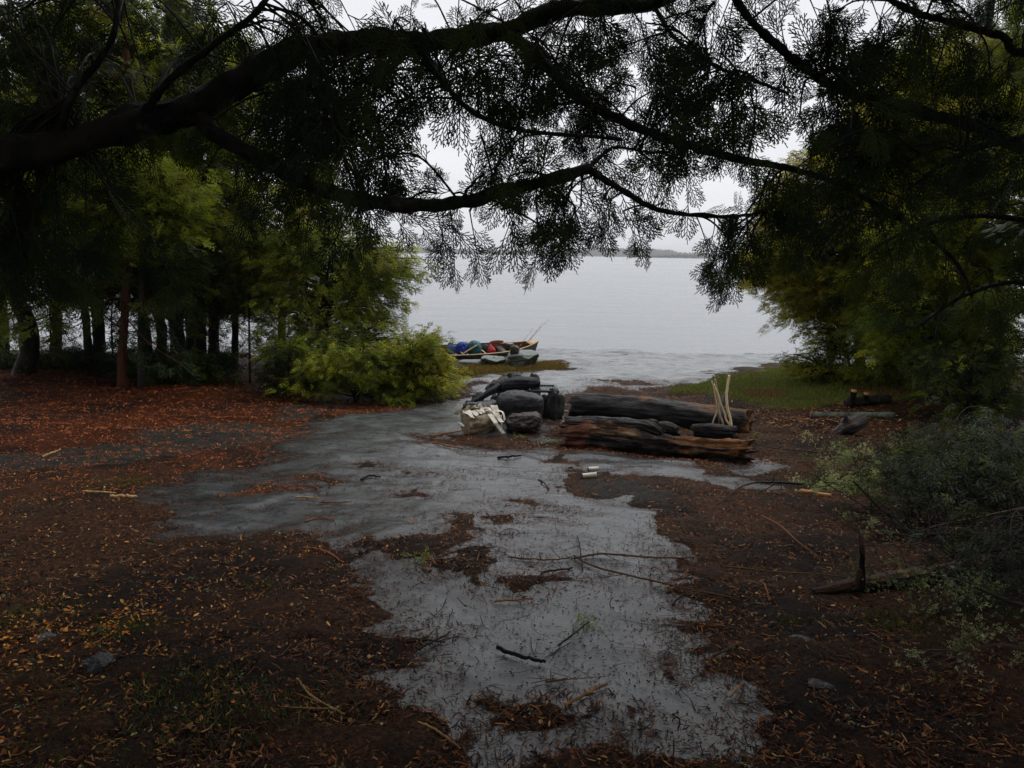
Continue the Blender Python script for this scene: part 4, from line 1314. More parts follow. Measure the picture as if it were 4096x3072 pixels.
# --- left: the open young cedar over the lake and the low bushes before it (full-resolution pixels)
FB = lambda l, d: [F(x, y, d) for x, y in l]
tips = [F(1752, 1042, 14.4), F(1660, 985, 14.6), F(1650, 1150, 14.2), F(1615, 1235, 14), F(1600, 1210, 14.6), F(1725, 1075, 14.3), F(1610, 1060, 14.2), F(1550, 1020, 14.9), F(1500, 930, 14.8), F(1420, 900, 14.5),
        F(1640, 1000, 14.5), F(1700, 1090, 14.4), F(1560, 1290, 14.4), F(1590, 1110, 14.6)]
tips += polytips([(1130, 880), (1420, 920), (1640, 1010), (1700, 1090), (1640, 1240), (1560, 1330), (1300, 1420), (1000, 1400), (980, 1050)], 290, (13.6, 15.4), rb, True)
bush('cedar_sapling', 'open young cedar reaching out over the lake, left of the canoe', 'tree', FB([(1255, 1560), (1270, 1400), (1290, 1200), (1330, 1000), (1350, 880)], 14.5), tips, GR + YG[2:3] + YG[:1], .86, 61, step=.12, tr=.05, inner=.25, droop=.5)
tips = [F(1800, 1352, 13), F(1765, 1345, 13), F(1845, 1530, 12.8), F(1865, 1505, 13), F(1820, 1450, 13), F(1600, 1590, 12.2), F(1660, 1575, 12.2), F(1750, 1320, 13.2), F(1715, 1300, 13.4)]
tips += polytips([(1500, 1400), (1640, 1320), (1740, 1330), (1810, 1420), (1850, 1500), (1840, 1560), (1600, 1590), (1520, 1540)], 200, (12.2, 13.8), rb, True)
bush('cedar_bush', 'low bright green cedar bush hiding the canoe stern', 'bush', FB([(1560, 1600), (1600, 1520), (1640, 1440)], 13), tips, GR + YG[:2], .68, 62, step=.10, tr=.035)
tips = polytips([(1180, 1330), (1400, 1260), (1560, 1240), (1640, 1300), (1700, 1360), (1600, 1440), (1250, 1450)], 75, (12.8, 14.2), rb, True)
bush('cedar_bush', 'green cedar bush filling in between young cedar and low bushes', 'bush', FB([(1450, 1560), (1450, 1450), (1450, 1330)], 13.5), tips, GR + YG[2:3], .74, 68, step=.12, tr=.035)
tips = [F(1580, 1592, 12), F(1640, 1612, 11.9), F(1200, 1560, 12), F(1100, 1560, 12), F(1320, 1530, 11.8)]
tips += polytips([(1180, 1440), (1340, 1390), (1500, 1380), (1600, 1450), (1640, 1560), (1560, 1570), (1480, 1560), (1440, 1530), (1200, 1550)], 170, (11.9, 13.2), rb, True)
bush('cedar_bush', 'mid green cedar bush above the two dark flat stones', 'bush', FB([(1420, 1600), (1420, 1500), (1400, 1430)], 12.9), tips, GR + YG[:1], .66, 63, step=.10, tr=.035)
tips = polytips([(1020, 1400), (1200, 1350), (1300, 1450), (1280, 1560), (1090, 1575), (1010, 1520)], 110, (12.2, 13.4), rb, True)
bush('cedar_bush', 'darker cedar bush at the left end of the bushes', 'bush', FB([(1130, 1590), (1140, 1500), (1150, 1430)], 13), tips, GR + DK, .66, 64, tr=.03)
tips = polytips([(930, 780), (1150, 560), (1330, 640), (1420, 860), (1300, 1000), (1150, 1150), (1000, 1300), (850, 1250), (850, 900)], 140, (14.5, 16.5), rb, True)
bush('cedar_tree', 'yellow-green cedar rising behind the open young cedar, left side', 'tree', FB([(1120, 1540), (1130, 1200), (1150, 900), (1180, 640), (1190, 400)], 15.5), tips, GR + YG[:1], .9, 65, tr=.09)
tips = polytips([(230, 560), (700, 600), (860, 760), (820, 1000), (560, 1020), (200, 950)], 200, (11.5, 13.5), rb, True)
bush('cedar_tree', 'cedar with yellow-green boughs below the big dark limb', 'tree', FB([(560, 1530), (565, 1200), (560, 900), (570, 600)], 13.2), tips, GR[:2] + GR[3:] + YG[2:3], .85, 66, tr=.07)
tips = polytips([(560, 100), (1000, 100), (1100, 500), (1000, 800), (620, 700)], 90, (13, 16), rb, True)
bush('cedar_tree', 'tall cedar of the left wood behind the forking limb', 'tree', FB([(800, 1500), (805, 1100), (800, 700), (810, 300), (810, 120)], 15), tips, GR + DK, .95, 67, tr=.10)

for (poly, d0, n_, sd_, lab) in [([(-150, 1430), (400, 1420), (420, 1500), (-150, 1530)], (14.5, 17), 130, 91, 'dark undergrowth behind the leftmost trunks'),
                            ([(380, 1410), (900, 1400), (1000, 1540), (650, 1550), (380, 1500)], (13.8, 16.5), 130, 92, 'dark undergrowth between the trunks in the middle of left wood')]:
    tips = polytips(poly, n_, d0, rb, True); c_ = np.mean(tips, 0)
    bush('undergrowth_shrub', lab, 'shrub', [c_, c_ + [0, 0, .2], c_ + [0, 0, .5]], tips, DK + GR[:1], .8, sd_, protos=MID, tr=.03, tw=.008)
tips = polytips([(200, 1000), (620, 980), (900, 1040), (1000, 1250), (700, 1260), (300, 1180)], 100, (14.5, 18), rb, True)
bush('cedar_sapling', 'sparse green boughs hanging between the trunks of the left wood', 'tree', FB([(690, 1500), (690, 1300), (700, 1100), (700, 900)], 16.5), tips, GR, .8, 93, tr=.05)
# --- right side
RG = 'cedars in the wood on the right'
RT = [([(1862, 800), (1858, 740), (1866, 690), (1862, 600), (1850, 480)], 22, 16.5, 'dark trunk nearest the opening in the right wood', 2, .4),
      ([(1925, 800), (1932, 740), (1925, 680), (1930, 560)], 32, 17.5, 'broad pale-lit trunk second from the opening, right wood', 1, 1.3),
      ([(1990, 810), (1985, 740), (1995, 660), (2000, 520)], 18, 16.5, 'thin dark trunk behind brush in the right wood', 0, 2.2),
      ([(2075, 830), (2080, 740), (2075, 640), (2085, 500)], 26, 14.5, 'dark trunk right of the sawn log ends', 2, 3.3),
      ([(2160, 860), (2155, 740), (2165, 640), (2160, 500)], 24, 12.5, 'dark trunk near the right edge behind the lichen brush', 1, 4.4),
      ([(2290, 900), (2290, 740), (2290, 500)], 30, 10.5, 'cedar just outside the right edge, low boughs in view', 0, 5.2)]
for i, (l, w_, d, lab, k, rt) in enumerate(RT):
    forest_tree(l, w_, d, lab, k, RG, rt, 1.0)
tips = [F(3010, 1100, 16), F(2965, 1130, 16), F(2990, 1020, 16), F(3030, 950, 16), F(3060, 850, 16), F(3130, 1270, 15.5), F(3080, 1190, 15.5), F(3200, 1330, 15.5), F(3010, 820, 16), F(3100, 680, 16)]
tips += polytips([(3050, 760), (3200, 600), (3500, 560), (3620, 900), (3560, 1250), (3330, 1330), (3180, 1290), (3020, 1180), (2930, 1110), (2960, 960)], 560, (14.6, 17), rb, True)
bush('cedar_tree', 'yellow-green tree at the opening on the right, over the water', 'tree', FB([(3330, 1500), (3310, 1200), (3260, 1000), (3250, 800), (3250, 500)], 16), tips, YG + GR[2:3] + [(.30, .26, .04)], .84, 71, protos=MID + BRD[:3], step=.09, tr=.08)
tips = polytips([(3080, 1440), (3200, 1400), (3350, 1420), (3460, 1480), (3440, 1560), (3300, 1560), (3130, 1480)], 130, (14.6, 16.4), rb, True)
bush('shrub', 'low green shrub at the right end of the shore rock', 'bush', FB([(3280, 1560), (3280, 1500), (3280, 1460)], 15.5), tips, GR + YG[:2], .62, 72, protos=BRD + MID[:2], tr=.025)
tips = polytips([(3190, 1300), (3330, 1250), (3480, 1300), (3480, 1440), (3300, 1440), (3200, 1400)], 110, (15, 16.6), rb, True)
bush('shrub', 'leafy shrub under the yellow-green tree on the right', 'bush', FB([(3400, 1540), (3390, 1400), (3370, 1330)], 15.8), tips, GR + YG[:2], .66, 73, protos=BRD + MID[:2], tr=.03)
tips = polytips([(3460, 900), (3800, 800), (4050, 1000), (4050, 1480), (3750, 1520), (3460, 1400)], 360, (11, 13.8), rb, True)
bush('cedar_tree', 'olive green cedar filling the right side behind the brush', 'tree', FB([(3800, 1600), (3800, 1200), (3790, 900), (3800, 500)], 13), tips, GR + YG[:1], .9, 74, tr=.08)
tips = polytips([(3350, 1100), (3650, 900), (3850, 1100), (3900, 1450), (3600, 1560), (3380, 1500)], 230, (13.5, 15), rb, True)
bush('cedar_tree', 'mid green cedar, its boughs down to the grass, right wood', 'tree', FB([(3640, 1600), (3640, 1300), (3640, 1000), (3640, 700)], 14.2), tips, GR + YG[2:3], .85, 77, tr=.07)
tips = polytips([(3500, 150), (4150, 100), (4150, 800), (3600, 900), (3300, 600)], 260, (12, 15.5), rb, True)
bush('cedar_tree', 'tall olive cedar behind the upper right branches', 'tree', FB([(3900, 1600), (3900, 1200), (3890, 700), (3900, 250)], 13.5), tips, YG + GR[:3], 1.0, 75, tr=.1)
tips = polytips([(3600, 1420), (3850, 1360), (4150, 1300), (4200, 1650), (3900, 1720), (3640, 1560)], 130, (9.5, 11.5), rb, True)
bush('shrub', 'dark green shrub beside the log pile at the right', 'bush', FB([(3860, 1740), (3870, 1600), (3880, 1500)], 10.5), tips, GR + DK, .6, 76, protos=MID, tr=.03)

# ================================================================== STONES
def stone_at(name, label, x0, x1, y0, y1, d, mat, seed, depthf=.8, group=None, cat='stone', yaw=None, tilt=0., pitch=0., tog=True, cuts=9, rough=.075, flat=.62, sink=.04, full=False):
    """a stone whose outline spans these 2212 px bounds at depth d; it reaches the ground when tog"""
    f = F if full else P
    cx = (x0 + x1) / 2; k = 0.54004 if full else 1
    a, b = f(x0, (y0 + y1) / 2, d), f(x1, (y0 + y1) / 2, d)
    wdt = abs(b[0] - a[0])
    top, bot = f(cx, y0, d), f(cx, y1, d)
    g = float(H(top[0], d))
    zb = (g - sink) if tog else bot[2]
    h = top[2] - zb
    v, fc = rockshape(wdt, wdt * depthf, h, seed, cuts, rough, 5 if wdt * 692 / d > 25 else 4, flat)
    if yaw is not None: pass
    if tilt: v = roty(v, tilt)
    if pitch: v = rotx(v, pitch)
    c = np.array([(a[0] + b[0]) / 2, d, (top[2] + zb) / 2])
    o = mesh_np(name, v, fc, mat, smooth=True)
    o.location = c.tolist()
    return tag(o, label, cat, group)

# boulder and its companions by the canoe
db = Gd(1125, 793)[1]
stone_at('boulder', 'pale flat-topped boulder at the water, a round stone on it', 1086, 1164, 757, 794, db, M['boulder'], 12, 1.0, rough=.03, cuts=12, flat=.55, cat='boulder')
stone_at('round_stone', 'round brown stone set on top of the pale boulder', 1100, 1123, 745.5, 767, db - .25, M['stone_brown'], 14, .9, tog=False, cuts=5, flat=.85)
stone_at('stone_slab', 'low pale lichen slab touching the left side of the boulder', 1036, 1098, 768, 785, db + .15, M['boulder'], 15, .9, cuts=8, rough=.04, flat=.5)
stone_at('stone', 'low grey rock shelf under the canoe, left of the pale slab', 985, 1042, 777, 786, db + .3, M['stone_lichen'], 16, .8, cuts=8, rough=.04, flat=.5)

FG = 'stones of the fire ring'
Zp = lambda x, y: ((1750 + x / 4.424) * .54004, (1350 + y / 4.424) * .54004)
def z7(name, label, x0, x1, y0, y1, d, mat, seed, **k):
    a = Zp(x0, y0); b = Zp(x1, y1)
    return stone_at(name, label, a[0], b[0], a[1], b[1], d, mat, seed, group=FG, **k)
z7('fire_ring_stone', 'black square stone at the back left corner of the fire ring', 1015, 1320, 608, 800, 11.15, M['stone_dark'], 21, cuts=10, flat=.5)
z7('fire_ring_stone', 'flat bluish grey stone at the back of the fire ring', 1240, 1620, 618, 760, 11.3, M['stone_grey'], 22, cuts=8, flat=.6)
z7('fire_ring_stone', 'brown wedge-shaped stone at the back right of the fire ring', 1575, 1895, 608, 900, 11.0, M['stone_brown'], 23, cuts=9, flat=.55)
z7('fire_ring_stone', 'long brown stone slanting up at the left of the ring', 840, 1300, 715, 980, 10.5, M['stone_brown'], 24, tilt=-.42, tog=False, depthf=.5, cuts=8)
z7('fire_ring_stone', 'speckled round stone at the left end of the fire ring', 590, 830, 935, 1130, 10.5, M['stone_lichen'], 26, cuts=6, flat=.7, sink=.06)
z7('fire_ring_stone', 'small dark jagged stone at the outer left of the ring', 478, 605, 1105, 1210, 10.2, M['stone_dark'], 27)
z7('fire_ring_stone', 'broad grey-topped slab low at the left of the ring', 480, 1090, 1072, 1250, 9.85, M['stone_grey'], 28, depthf=.9, cuts=10, flat=.5)
z7('fire_ring_stone', 'black pointed stone behind the birch chunk', 415, 600, 1165, 1330, 9.6, M['stone_dark'], 29)
z7('fire_ring_stone', 'big rounded charcoal-grey boulder at the front of the ring', 1003, 1905, 938, 1400, 9.75, M['stone_dark'], 30, depthf=.7, cuts=8, rough=.045, flat=.66)
z7('fire_ring_stone', 'dark rubble stone filling the gap left of the big boulder', 915, 1120, 975, 1200, 10.1, M['stone_dark'], 31)
z7('fire_ring_stone', 'rough black stone right of the fire grate', 1905, 2150, 885, 1250, 10.1, M['stone_dark'], 32, rough=.09)
z7('fire_ring_stone', 'stone with pale lichen at the right end of the ring', 2060, 2275, 985, 1250, 10.25, M['stone_lichen'], 33, rough=.09)
z7('fire_ring_stone', 'small grey stone on the ground right of the fire ring', 2050, 2150, 1215, 1290, Gd(*Zp(2100, 1290))[1], M['stone_grey'], 34)
z7('fire_ring_stone', 'flat wet chip of stone between fire ring and charred log', 2170, 2330, 1280, 1325, Gd(*Zp(2250, 1325))[1], M['stone_grey'], 35, cuts=5)
z7('fire_ring_stone', 'black stone low inside the ring under the grate', 1780, 1980, 1000, 1260, 10.25, M['stone_dark'], 36)
Z1 = lambda x, y: ((1600 + x / 2.458) * .54004, (1250 + y / 2.458) * .54004)
a, b = Z1(1015, 985), Z1(1410, 1160)
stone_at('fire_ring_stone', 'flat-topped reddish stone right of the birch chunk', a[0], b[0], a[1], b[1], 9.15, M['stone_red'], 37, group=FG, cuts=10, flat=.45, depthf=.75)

# charred timber lying across the top of the ring
def wood(name, label, cat, pts, r0, r1, mat, seed, ns=26, rough=.12, group=None, squash=1.0, colf=None, n=90, parent=None):
    q = smoothline(np.asarray(pts), n)
    t = np.linspace(0, 1, n)
    rr = r0 + (r1 - r0) * t
    e = np.minimum(t, 1 - t); rr = rr * np.clip(.82 + e * 9, 0, 1)
    V, Fq = tube(q, rr, ns, rough, seed, True, squash)
    # ragged ends
    o = mesh_np(name, V, Fq, mat, parent, smooth=True)
    return tag(o, label, cat, group) if label else o
def mat_char(name, c1, c2, rough=.38):
    k = NT(name)
    co = k.attr('grain', 'Vector')
    mp = k.n('ShaderNodeMapping'); mp.inputs['Scale'].default_value = (1, 1, 1); k.l(co, mp.inputs['Vector'])
    n1 = k.noise(mp.outputs['Vector'], 1.0, 8, .65, .2)
    n2 = k.noise(k.coords(), 30, 4, .7)
    c = k.mix(1.0, k.attr('Col'), k.ramp(n1, [(.30, .30), (.55, 1.0), (.75, 1.9)]), 'MULTIPLY')
    c = k.mix(k.ramp(n2, [(.35, .7), (.5, 0)]), c, (.008, .007, .007))
    k.bsdf(c, k.ramp(n2, [(.3, rough), (.7, rough + .3)]), k.bump(k.mix(.3, n1, n2), 1.0, .04), .22)
    return k.m
M['log'] = mat_char('log_wood', None, None)

def log_mesh(polys, colfn, ns=44, n=220, rough=.10, seed=0, gl=(2.2, 26), ridge=.10, ragged=.10):
    """polys: list of (pts, radii list). returns merged verts, faces, colours, grain coordinates"""
    out = []
    for pi, (pts, rad) in enumerate(polys):
        q = smoothline(np.asarray(pts), n)
        rr = smoothline(np.asarray(rad, float)[:, None], n)[:, 0]
        T = np.gradient(q, axis=0); T /= np.linalg.norm(T, axis=1)[:, None]
        U = np.cross(T, [0, 0, 1.]); U /= np.linalg.norm(U, axis=1)[:, None]; W = np.cross(U, T)
        a = np.linspace(0, 2 * np.pi, ns, endpoint=False)
        L = np.concatenate([[0], np.cumsum(np.linalg.norm(np.diff(q, axis=0), axis=1))])
        A, LL = np.meshgrid(a, L)
        ca, sa = np.cos(A), np.sin(A)
        r = rr[:, None] * (1 + rough * fbm(ca * 1.3 + seed + pi * 7, sa * 1.3, LL * 3, octs=4, seed=seed, gain=.6)
                           + ridge * fbm(ca * 5 + seed, sa * 5, LL * 2.0, octs=3, seed=seed + 5, gain=.7))
        V = q[:, None] + r[..., None] * (ca[..., None] * U[:, None] + sa[..., None] * W[:, None])
        # ragged ends: push end rings along the axis by angle dependent amounts
        for k in range(8):
            sft = ragged * rr.mean() * 2 * (1 - k / 8) * vnoise(ca[0] * 4 + seed, sa[0] * 4, seed=seed + 11)
            V[k] -= T[0] * sft[:, None]
            V[-1 - k] += T[-1] * sft[::-1, None]
        grain = np.stack([ca * gl[1] * .12 * 2, sa * gl[1] * .12 * 2, LL * gl[0]], -1)
        up = sa; t = np.repeat((L / L[-1])[:, None], ns, 1)
        col = colfn(pi, t, ca, sa, V)
        nn = n
        i = np.arange(nn - 1)[:, None] * ns; j = np.arange(ns)[None]; jn = (j + 1) % ns
        Q = np.stack([i + j, i + jn, i + ns + jn, i + ns + j], -1).reshape(-1, 4)
        V = V.reshape(-1, 3); G_ = grain.reshape(-1, 3); Cc = col.reshape(-1, 3)
        tri = []
        for e, idx, tg in ((0, 0, -1), (1, nn - 1, 1)):   # end caps: two inner rings, roughened
            ring = V[idx * ns:(idx + 1) * ns]; c = ring.mean(0)
            prev = np.arange(ns) + idx * ns
            for s_ in (.66, .33):
                rg = c + (ring - c) * s_ - T[idx] * tg * (.05 * rr[idx] + ragged * rr[idx] * 1.2 * np.abs(vnoise(np.arange(ns) * .9 + s_ * 9, np.zeros(ns), seed=seed + e)))[:, None]
                st = len(V)
                V = np.vstack([V, rg]); G_ = np.vstack([G_, rg * 22]); Cc = np.vstack([Cc, colfn(pi, np.full((1, ns), float(e) + .5 * (1 if e else -1)), ca[:1] * s_, sa[:1] * s_, rg[None])[0]])
                new = np.arange(ns) + st
                qd = np.stack([prev, np.roll(prev, -1), np.roll(new, -1), new], -1)
                Q = np.vstack([Q, qd if e else qd[:, ::-1]]); prev = new
            V = np.vstack([V, c - T[idx] * tg * .04 * rr[idx]]); G_ = np.vstack([G_, c * 22]); Cc = np.vstack([Cc, Cc[prev[0]]])
            ce = len(V) - 1
            td = np.stack([prev, np.roll(prev, -1), np.full(ns, ce)], -1)
            tri.append(td if e else td[:, ::-1])
        out.append((V, [Q, np.vstack(tri)], Cc, G_))
    V, Fq = join([(o[0], o[1]) for o in out])
    return V, Fq, np.vstack([o[2] for o in out]), np.vstack([o[3] for o in out])

def log_obj(name, label, cat, polys, colfn, group=None, parent=None, **k):
    V, Fq, C, G_ = log_mesh(polys, colfn, **k)
    o = mesh_np(name, V, Fq, M['log'], parent, col=C, smooth=True)
    a = o.data.attributes.new('grain', 'FLOAT_VECTOR', 'POINT'); a.data.foreach_set('vector', G_.astype(np.float32).ravel())
    return tag(o, label, cat, group) if label else o

def lerp(a, b, f): return np.asarray(a) * (1 - f[..., None]) + np.asarray(b) * f[..., None]
def sstep(x, a, b): return np.clip((x - a) / (b - a), 0, 1)

def black(pi, t, ca, sa, V):
    c = np.zeros(t.shape + (3,)) + [.020, .020, .022]
    return c
def charlog(pi, t, ca, sa, V):
    n = fbm(t * 14, ca * 1.5, sa * 1.5, octs=4, seed=6)
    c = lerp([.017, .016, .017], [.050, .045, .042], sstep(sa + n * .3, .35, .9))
    # orange rot: a hole halfway along the top, the splintered right end and the outer ends
    rot = np.maximum.reduce([sstep(1 - np.abs(t - .43) / .045 + n * .5, .2, .6) * sstep(sa + .0 * ca, .45, .7) * (ca < .6),
                             sstep(1 - np.abs(t - .83) / .16 + n * .8, .25, .7) * sstep(sa, .55, .85),
                             sstep(t + n * .02, .965, .985), sstep(-t + n * .01, -.012, -.002) * .5])
    return lerp(c, [.17, .075, .028], np.clip(rot, 0, 1)) * (1 + .25 * n[..., None])
def F2(x, y): return F(2200 + x / 2.212, 1450 + y / 2.212, 1)
def A2(x, y, d): return F(2200 + x / 2.212, 1450 + y / 2.212, d)
# the big charred log
e0, e1 = A2(222, 300, 11.0), A2(1770, 455, 9.55)
r0 = 112 / 2.212 * .25 * 11.0 / FPX; r1 = 118 / 2.212 * .25 * 9.55 / FPX
m1 = A2(800, 322, 10.45); m2 = A2(1300, 380, 9.95)
for q, r_ in ((e0, r0), (m1, r0), (m2, r1), (e1, r1)): q[2] = float(H(q[0], q[1])) + r_ * .93
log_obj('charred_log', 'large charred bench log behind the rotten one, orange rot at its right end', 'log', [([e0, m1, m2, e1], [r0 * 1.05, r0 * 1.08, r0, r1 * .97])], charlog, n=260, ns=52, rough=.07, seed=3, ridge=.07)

# the rotten front log with its hooked upper lobe
def rotcol(pi, t, ca, sa, V):
    n = fbm(t * 10, ca * 2, sa * 2, octs=5, seed=16, gain=.6)
    if pi == 0:
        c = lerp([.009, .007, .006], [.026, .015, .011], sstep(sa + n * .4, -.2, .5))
        left = sstep(.30 - t + n * .06, 0, .05) * sstep(n + sa * .25, -.25, .1)
        right = sstep(t - .60 + n * .10, 0, .05) * sstep(sa + n * .6, -.05, .35)
        mid = sstep(1 - np.abs(t - .30) / .15 + n * .5, 0, .5) * sstep(sa, .1, .5)
        c = lerp(c, [.14, .044, .018], np.clip(left, 0, 1)); c = lerp(c, [.19, .070, .016], np.clip(right, 0, 1)); c = lerp(c, [.17, .09, .04], np.clip(mid, 0, 1))
        return c * (1 + .35 * n[..., None])
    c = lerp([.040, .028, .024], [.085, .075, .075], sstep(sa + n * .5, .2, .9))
    c = lerp(c, [.02, .014, .011], sstep(t, .82, .92))
    return c * (1 + .3 * n[..., None])
dL, dR = 8.35, 7.35
pp = [(150, 640), (420, 650), (700, 655), (960, 690), (1250, 730), (1480, 770), (1745, 785)]
ty = [548, 540, 562, 632, 672, 684, 690]
main = []; rad = []
for (x, y), h_ in zip(pp, ty):
    d = dL + (dR - dL) * (x - 150) / 1600
    q = A2(x, h_, d); g_ = float(H(q[0], d)); r_ = (q[2] - g_) / 1.9
    q[2] = g_ + r_ * .9
    main.append(q); rad.append(r_)
print('rotten log', [round(v, 3) for v in rad], main[0], main[-1])
up = []; ur = []
for (x, y), h_ in zip([(165, 545), (420, 548), (640, 556), (800, 566), (890, 585), (980, 630)], [62, 64, 62, 66, 60, 40]):
    d = dL + (dR - dL) * (x - 150) / 1600 + .03
    up.append(A2(x, y, d)); ur.append(h_ / 2.212 * .25 * d / FPX)
hk = [A2(870, 560, 7.98), A2(905, 530, 7.98), A2(948, 528, 7.97)]
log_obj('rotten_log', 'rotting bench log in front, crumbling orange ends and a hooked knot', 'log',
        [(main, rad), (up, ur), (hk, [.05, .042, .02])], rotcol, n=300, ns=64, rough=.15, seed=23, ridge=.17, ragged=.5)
def darkwood(pi, t, ca, sa, V):
    n = fbm(t * 8, ca * 2, sa * 2, octs=4, seed=26)
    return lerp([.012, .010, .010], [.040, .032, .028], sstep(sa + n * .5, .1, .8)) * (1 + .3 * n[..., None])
d = 7.95
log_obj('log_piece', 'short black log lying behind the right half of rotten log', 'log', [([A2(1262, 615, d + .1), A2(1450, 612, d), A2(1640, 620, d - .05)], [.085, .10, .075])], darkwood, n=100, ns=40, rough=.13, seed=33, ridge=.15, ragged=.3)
log_obj('log_piece', 'small dark chunk of wood tucked in the notch of rotten log', 'log', [([A2(960, 590, 8.15), A2(1050, 600, 8.12), A2(1135, 610, 8.1)], [.07, .085, .065])], darkwood, n=70, ns=36, rough=.16, seed=36, ridge=.15, ragged=.3)
def Z7(x, y, d): return F(1750 + x / 4.424, 1350 + y / 4.424, d)
def slate(pi, t, ca, sa, V):
    n = fbm(t * 8, ca * 2, sa * 2, octs=4, seed=46)
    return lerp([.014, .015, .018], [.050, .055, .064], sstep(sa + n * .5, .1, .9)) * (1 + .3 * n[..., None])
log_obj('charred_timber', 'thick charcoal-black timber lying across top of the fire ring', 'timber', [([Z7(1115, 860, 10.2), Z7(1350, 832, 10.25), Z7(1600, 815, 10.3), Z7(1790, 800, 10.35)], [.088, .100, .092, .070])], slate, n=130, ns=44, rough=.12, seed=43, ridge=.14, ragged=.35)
log_obj('charred_timber', 'slimmer black timber slanting down to the left of the ring', 'timber', [([Z7(510, 1180, 9.95), Z7(760, 1070, 10.05), Z7(960, 950, 10.15), Z7(1110, 870, 10.3)], [.025, .038, .055, .065])], slate, n=110, ns=36, rough=.14, seed=48, ridge=.12, ragged=.3)

# ------------------------------------------------------------------ fire grate
k = NT('grate_steel'); k.bsdf((.035, .042, .044), .38, k.bump(k.noise(k.coords(), 60, 4), .3, .004), .5, .6); M['steel'] = k.m
gc = Z7(1835, 925, 10.3)
gr = empty('fire_grate', (gc[0], 10.3, float(H(gc[0], 10.3))), 'dark steel cooking grate set among stones at right of fire ring', 'grate')
gz_ = Z7(1835, 905, 10.3)[2]
w_, dp_ = .36, .42
parts = []
for i in range(9):
    x = gc[0] - w_ / 2 + w_ * (i + .5) / 9
    parts.append(tube(np.array([[x + .06, 10.12, gz_], [x - .0, 10.12 + dp_, gz_]]), .007, 8))
V, Fq = join(parts); tag(mesh_np('bars', V, Fq, M['steel'], gr), kind='stuff')
fr = [boxv((gc[0] + .05, 10.10, gz_), w_ + .06, .045, .035), boxv((gc[0] - .0, 10.14 + dp_, gz_), w_ + .06, .04, .03), boxv((gc[0] + w_ / 2 + .045, 10.33, gz_ + .002), .045, dp_ + .02, .03), boxv((gc[0] - w_ / 2 - .0, 10.33, gz_ + .002), .03, dp_ + .02, .03)]
V, Fq = join(fr); mesh_np('frame', V, Fq, M['steel'], gr)
zg = float(H(gc[0], 10.1))
V, Fq = boxv((gc[0] + w_ / 2 + .04, 10.31, (zg - .05 + gz_ - .02) / 2), .012, dp_ * .9, gz_ - .02 - zg + .05)
mesh_np('side_plate', V, Fq, M['steel'], gr)
for dx in (-.14, .2):
    V, Fq = boxv((gc[0] + dx, 10.115, (zg - .05 + gz_ - .02) / 2), .03, .02, gz_ - .02 - zg + .05)
    mesh_np('leg', V, Fq, M['steel'], gr)

# ------------------------------------------------------------------ birch chunk with peeling bark
k = NT('birch_wood'); n1 = k.noise(k.coords((1, 1, 1)), 14, 6, .7); n2 = k.noise(k.coords((1, 1, 9)), 12, 5, .7)
c = k.ramp(n1, [(.34, (.03, .018, .012)), (.45, (.22, .17, .10)), (.6, (.34, .28, .19)), (.72, (.42, .20, .10))])
c = k.mix(k.ramp(n2, [(.55, 0), (.68, .8)]), c, (.07, .05, .035)); k.bsdf(c, .6, k.bump(n1, .8, .02), .35); M['birchw'] = k.m
k = NT('birch_bark'); n1 = k.noise(k.coords((1, 1, 1)), 9, 5, .6); n2 = k.noise(k.coords((3, 3, 40)), 6, 3)
c = k.ramp(n1, [(.3, (.46, .38, .28)), (.5, (.74, .70, .62)), (.75, (.40, .30, .20))]); c = k.mix(k.ramp(n2, [(.62, 0), (.68, .85)]), c, (.05, .04, .035)); k.bsdf(c, .55, k.bump(n1, .4, .01), .3); M['birchb'] = k.m
def A1(x, y, d): return F(1600 + x / 2.458, 1250 + y / 2.458, d)
bc = A1(770, 1100, 9.05); bg_ = float(H(bc[0], 9.05))
birch = empty('birch_chunk', (bc[0], 9.05, bg_), 'chunk of birch wood with curling white bark in front of the fire ring', 'log')
e0, e1 = A1(640, 1105, 9.0), A1(905, 1080, 9.12)
R_ = .165
q = np.array([[e0[0], 9.0, bg_ + R_ * .93], [(e0[0] + e1[0]) / 2, 9.1, bg_ + R_ * .96], [e1[0], 9.28, bg_ + R_ * .97]])
V, Fq = tube(smoothline(q, 60), R_ * np.clip(1 - .15 * np.abs(np.linspace(-1, 1, 60)) ** 6, 0, 1), 60, .22, 4)
V[:, 2] = np.where(V[:, 2] > bg_ + R_ * 1.6, bg_ + R_ * 1.6 + (V[:, 2] - bg_ - R_ * 1.6) * .3, V[:, 2])
mesh_np('wood', V, Fq, M['birchw'], birch, smooth=True)
rr_ = np.random.default_rng(5)
parts = []
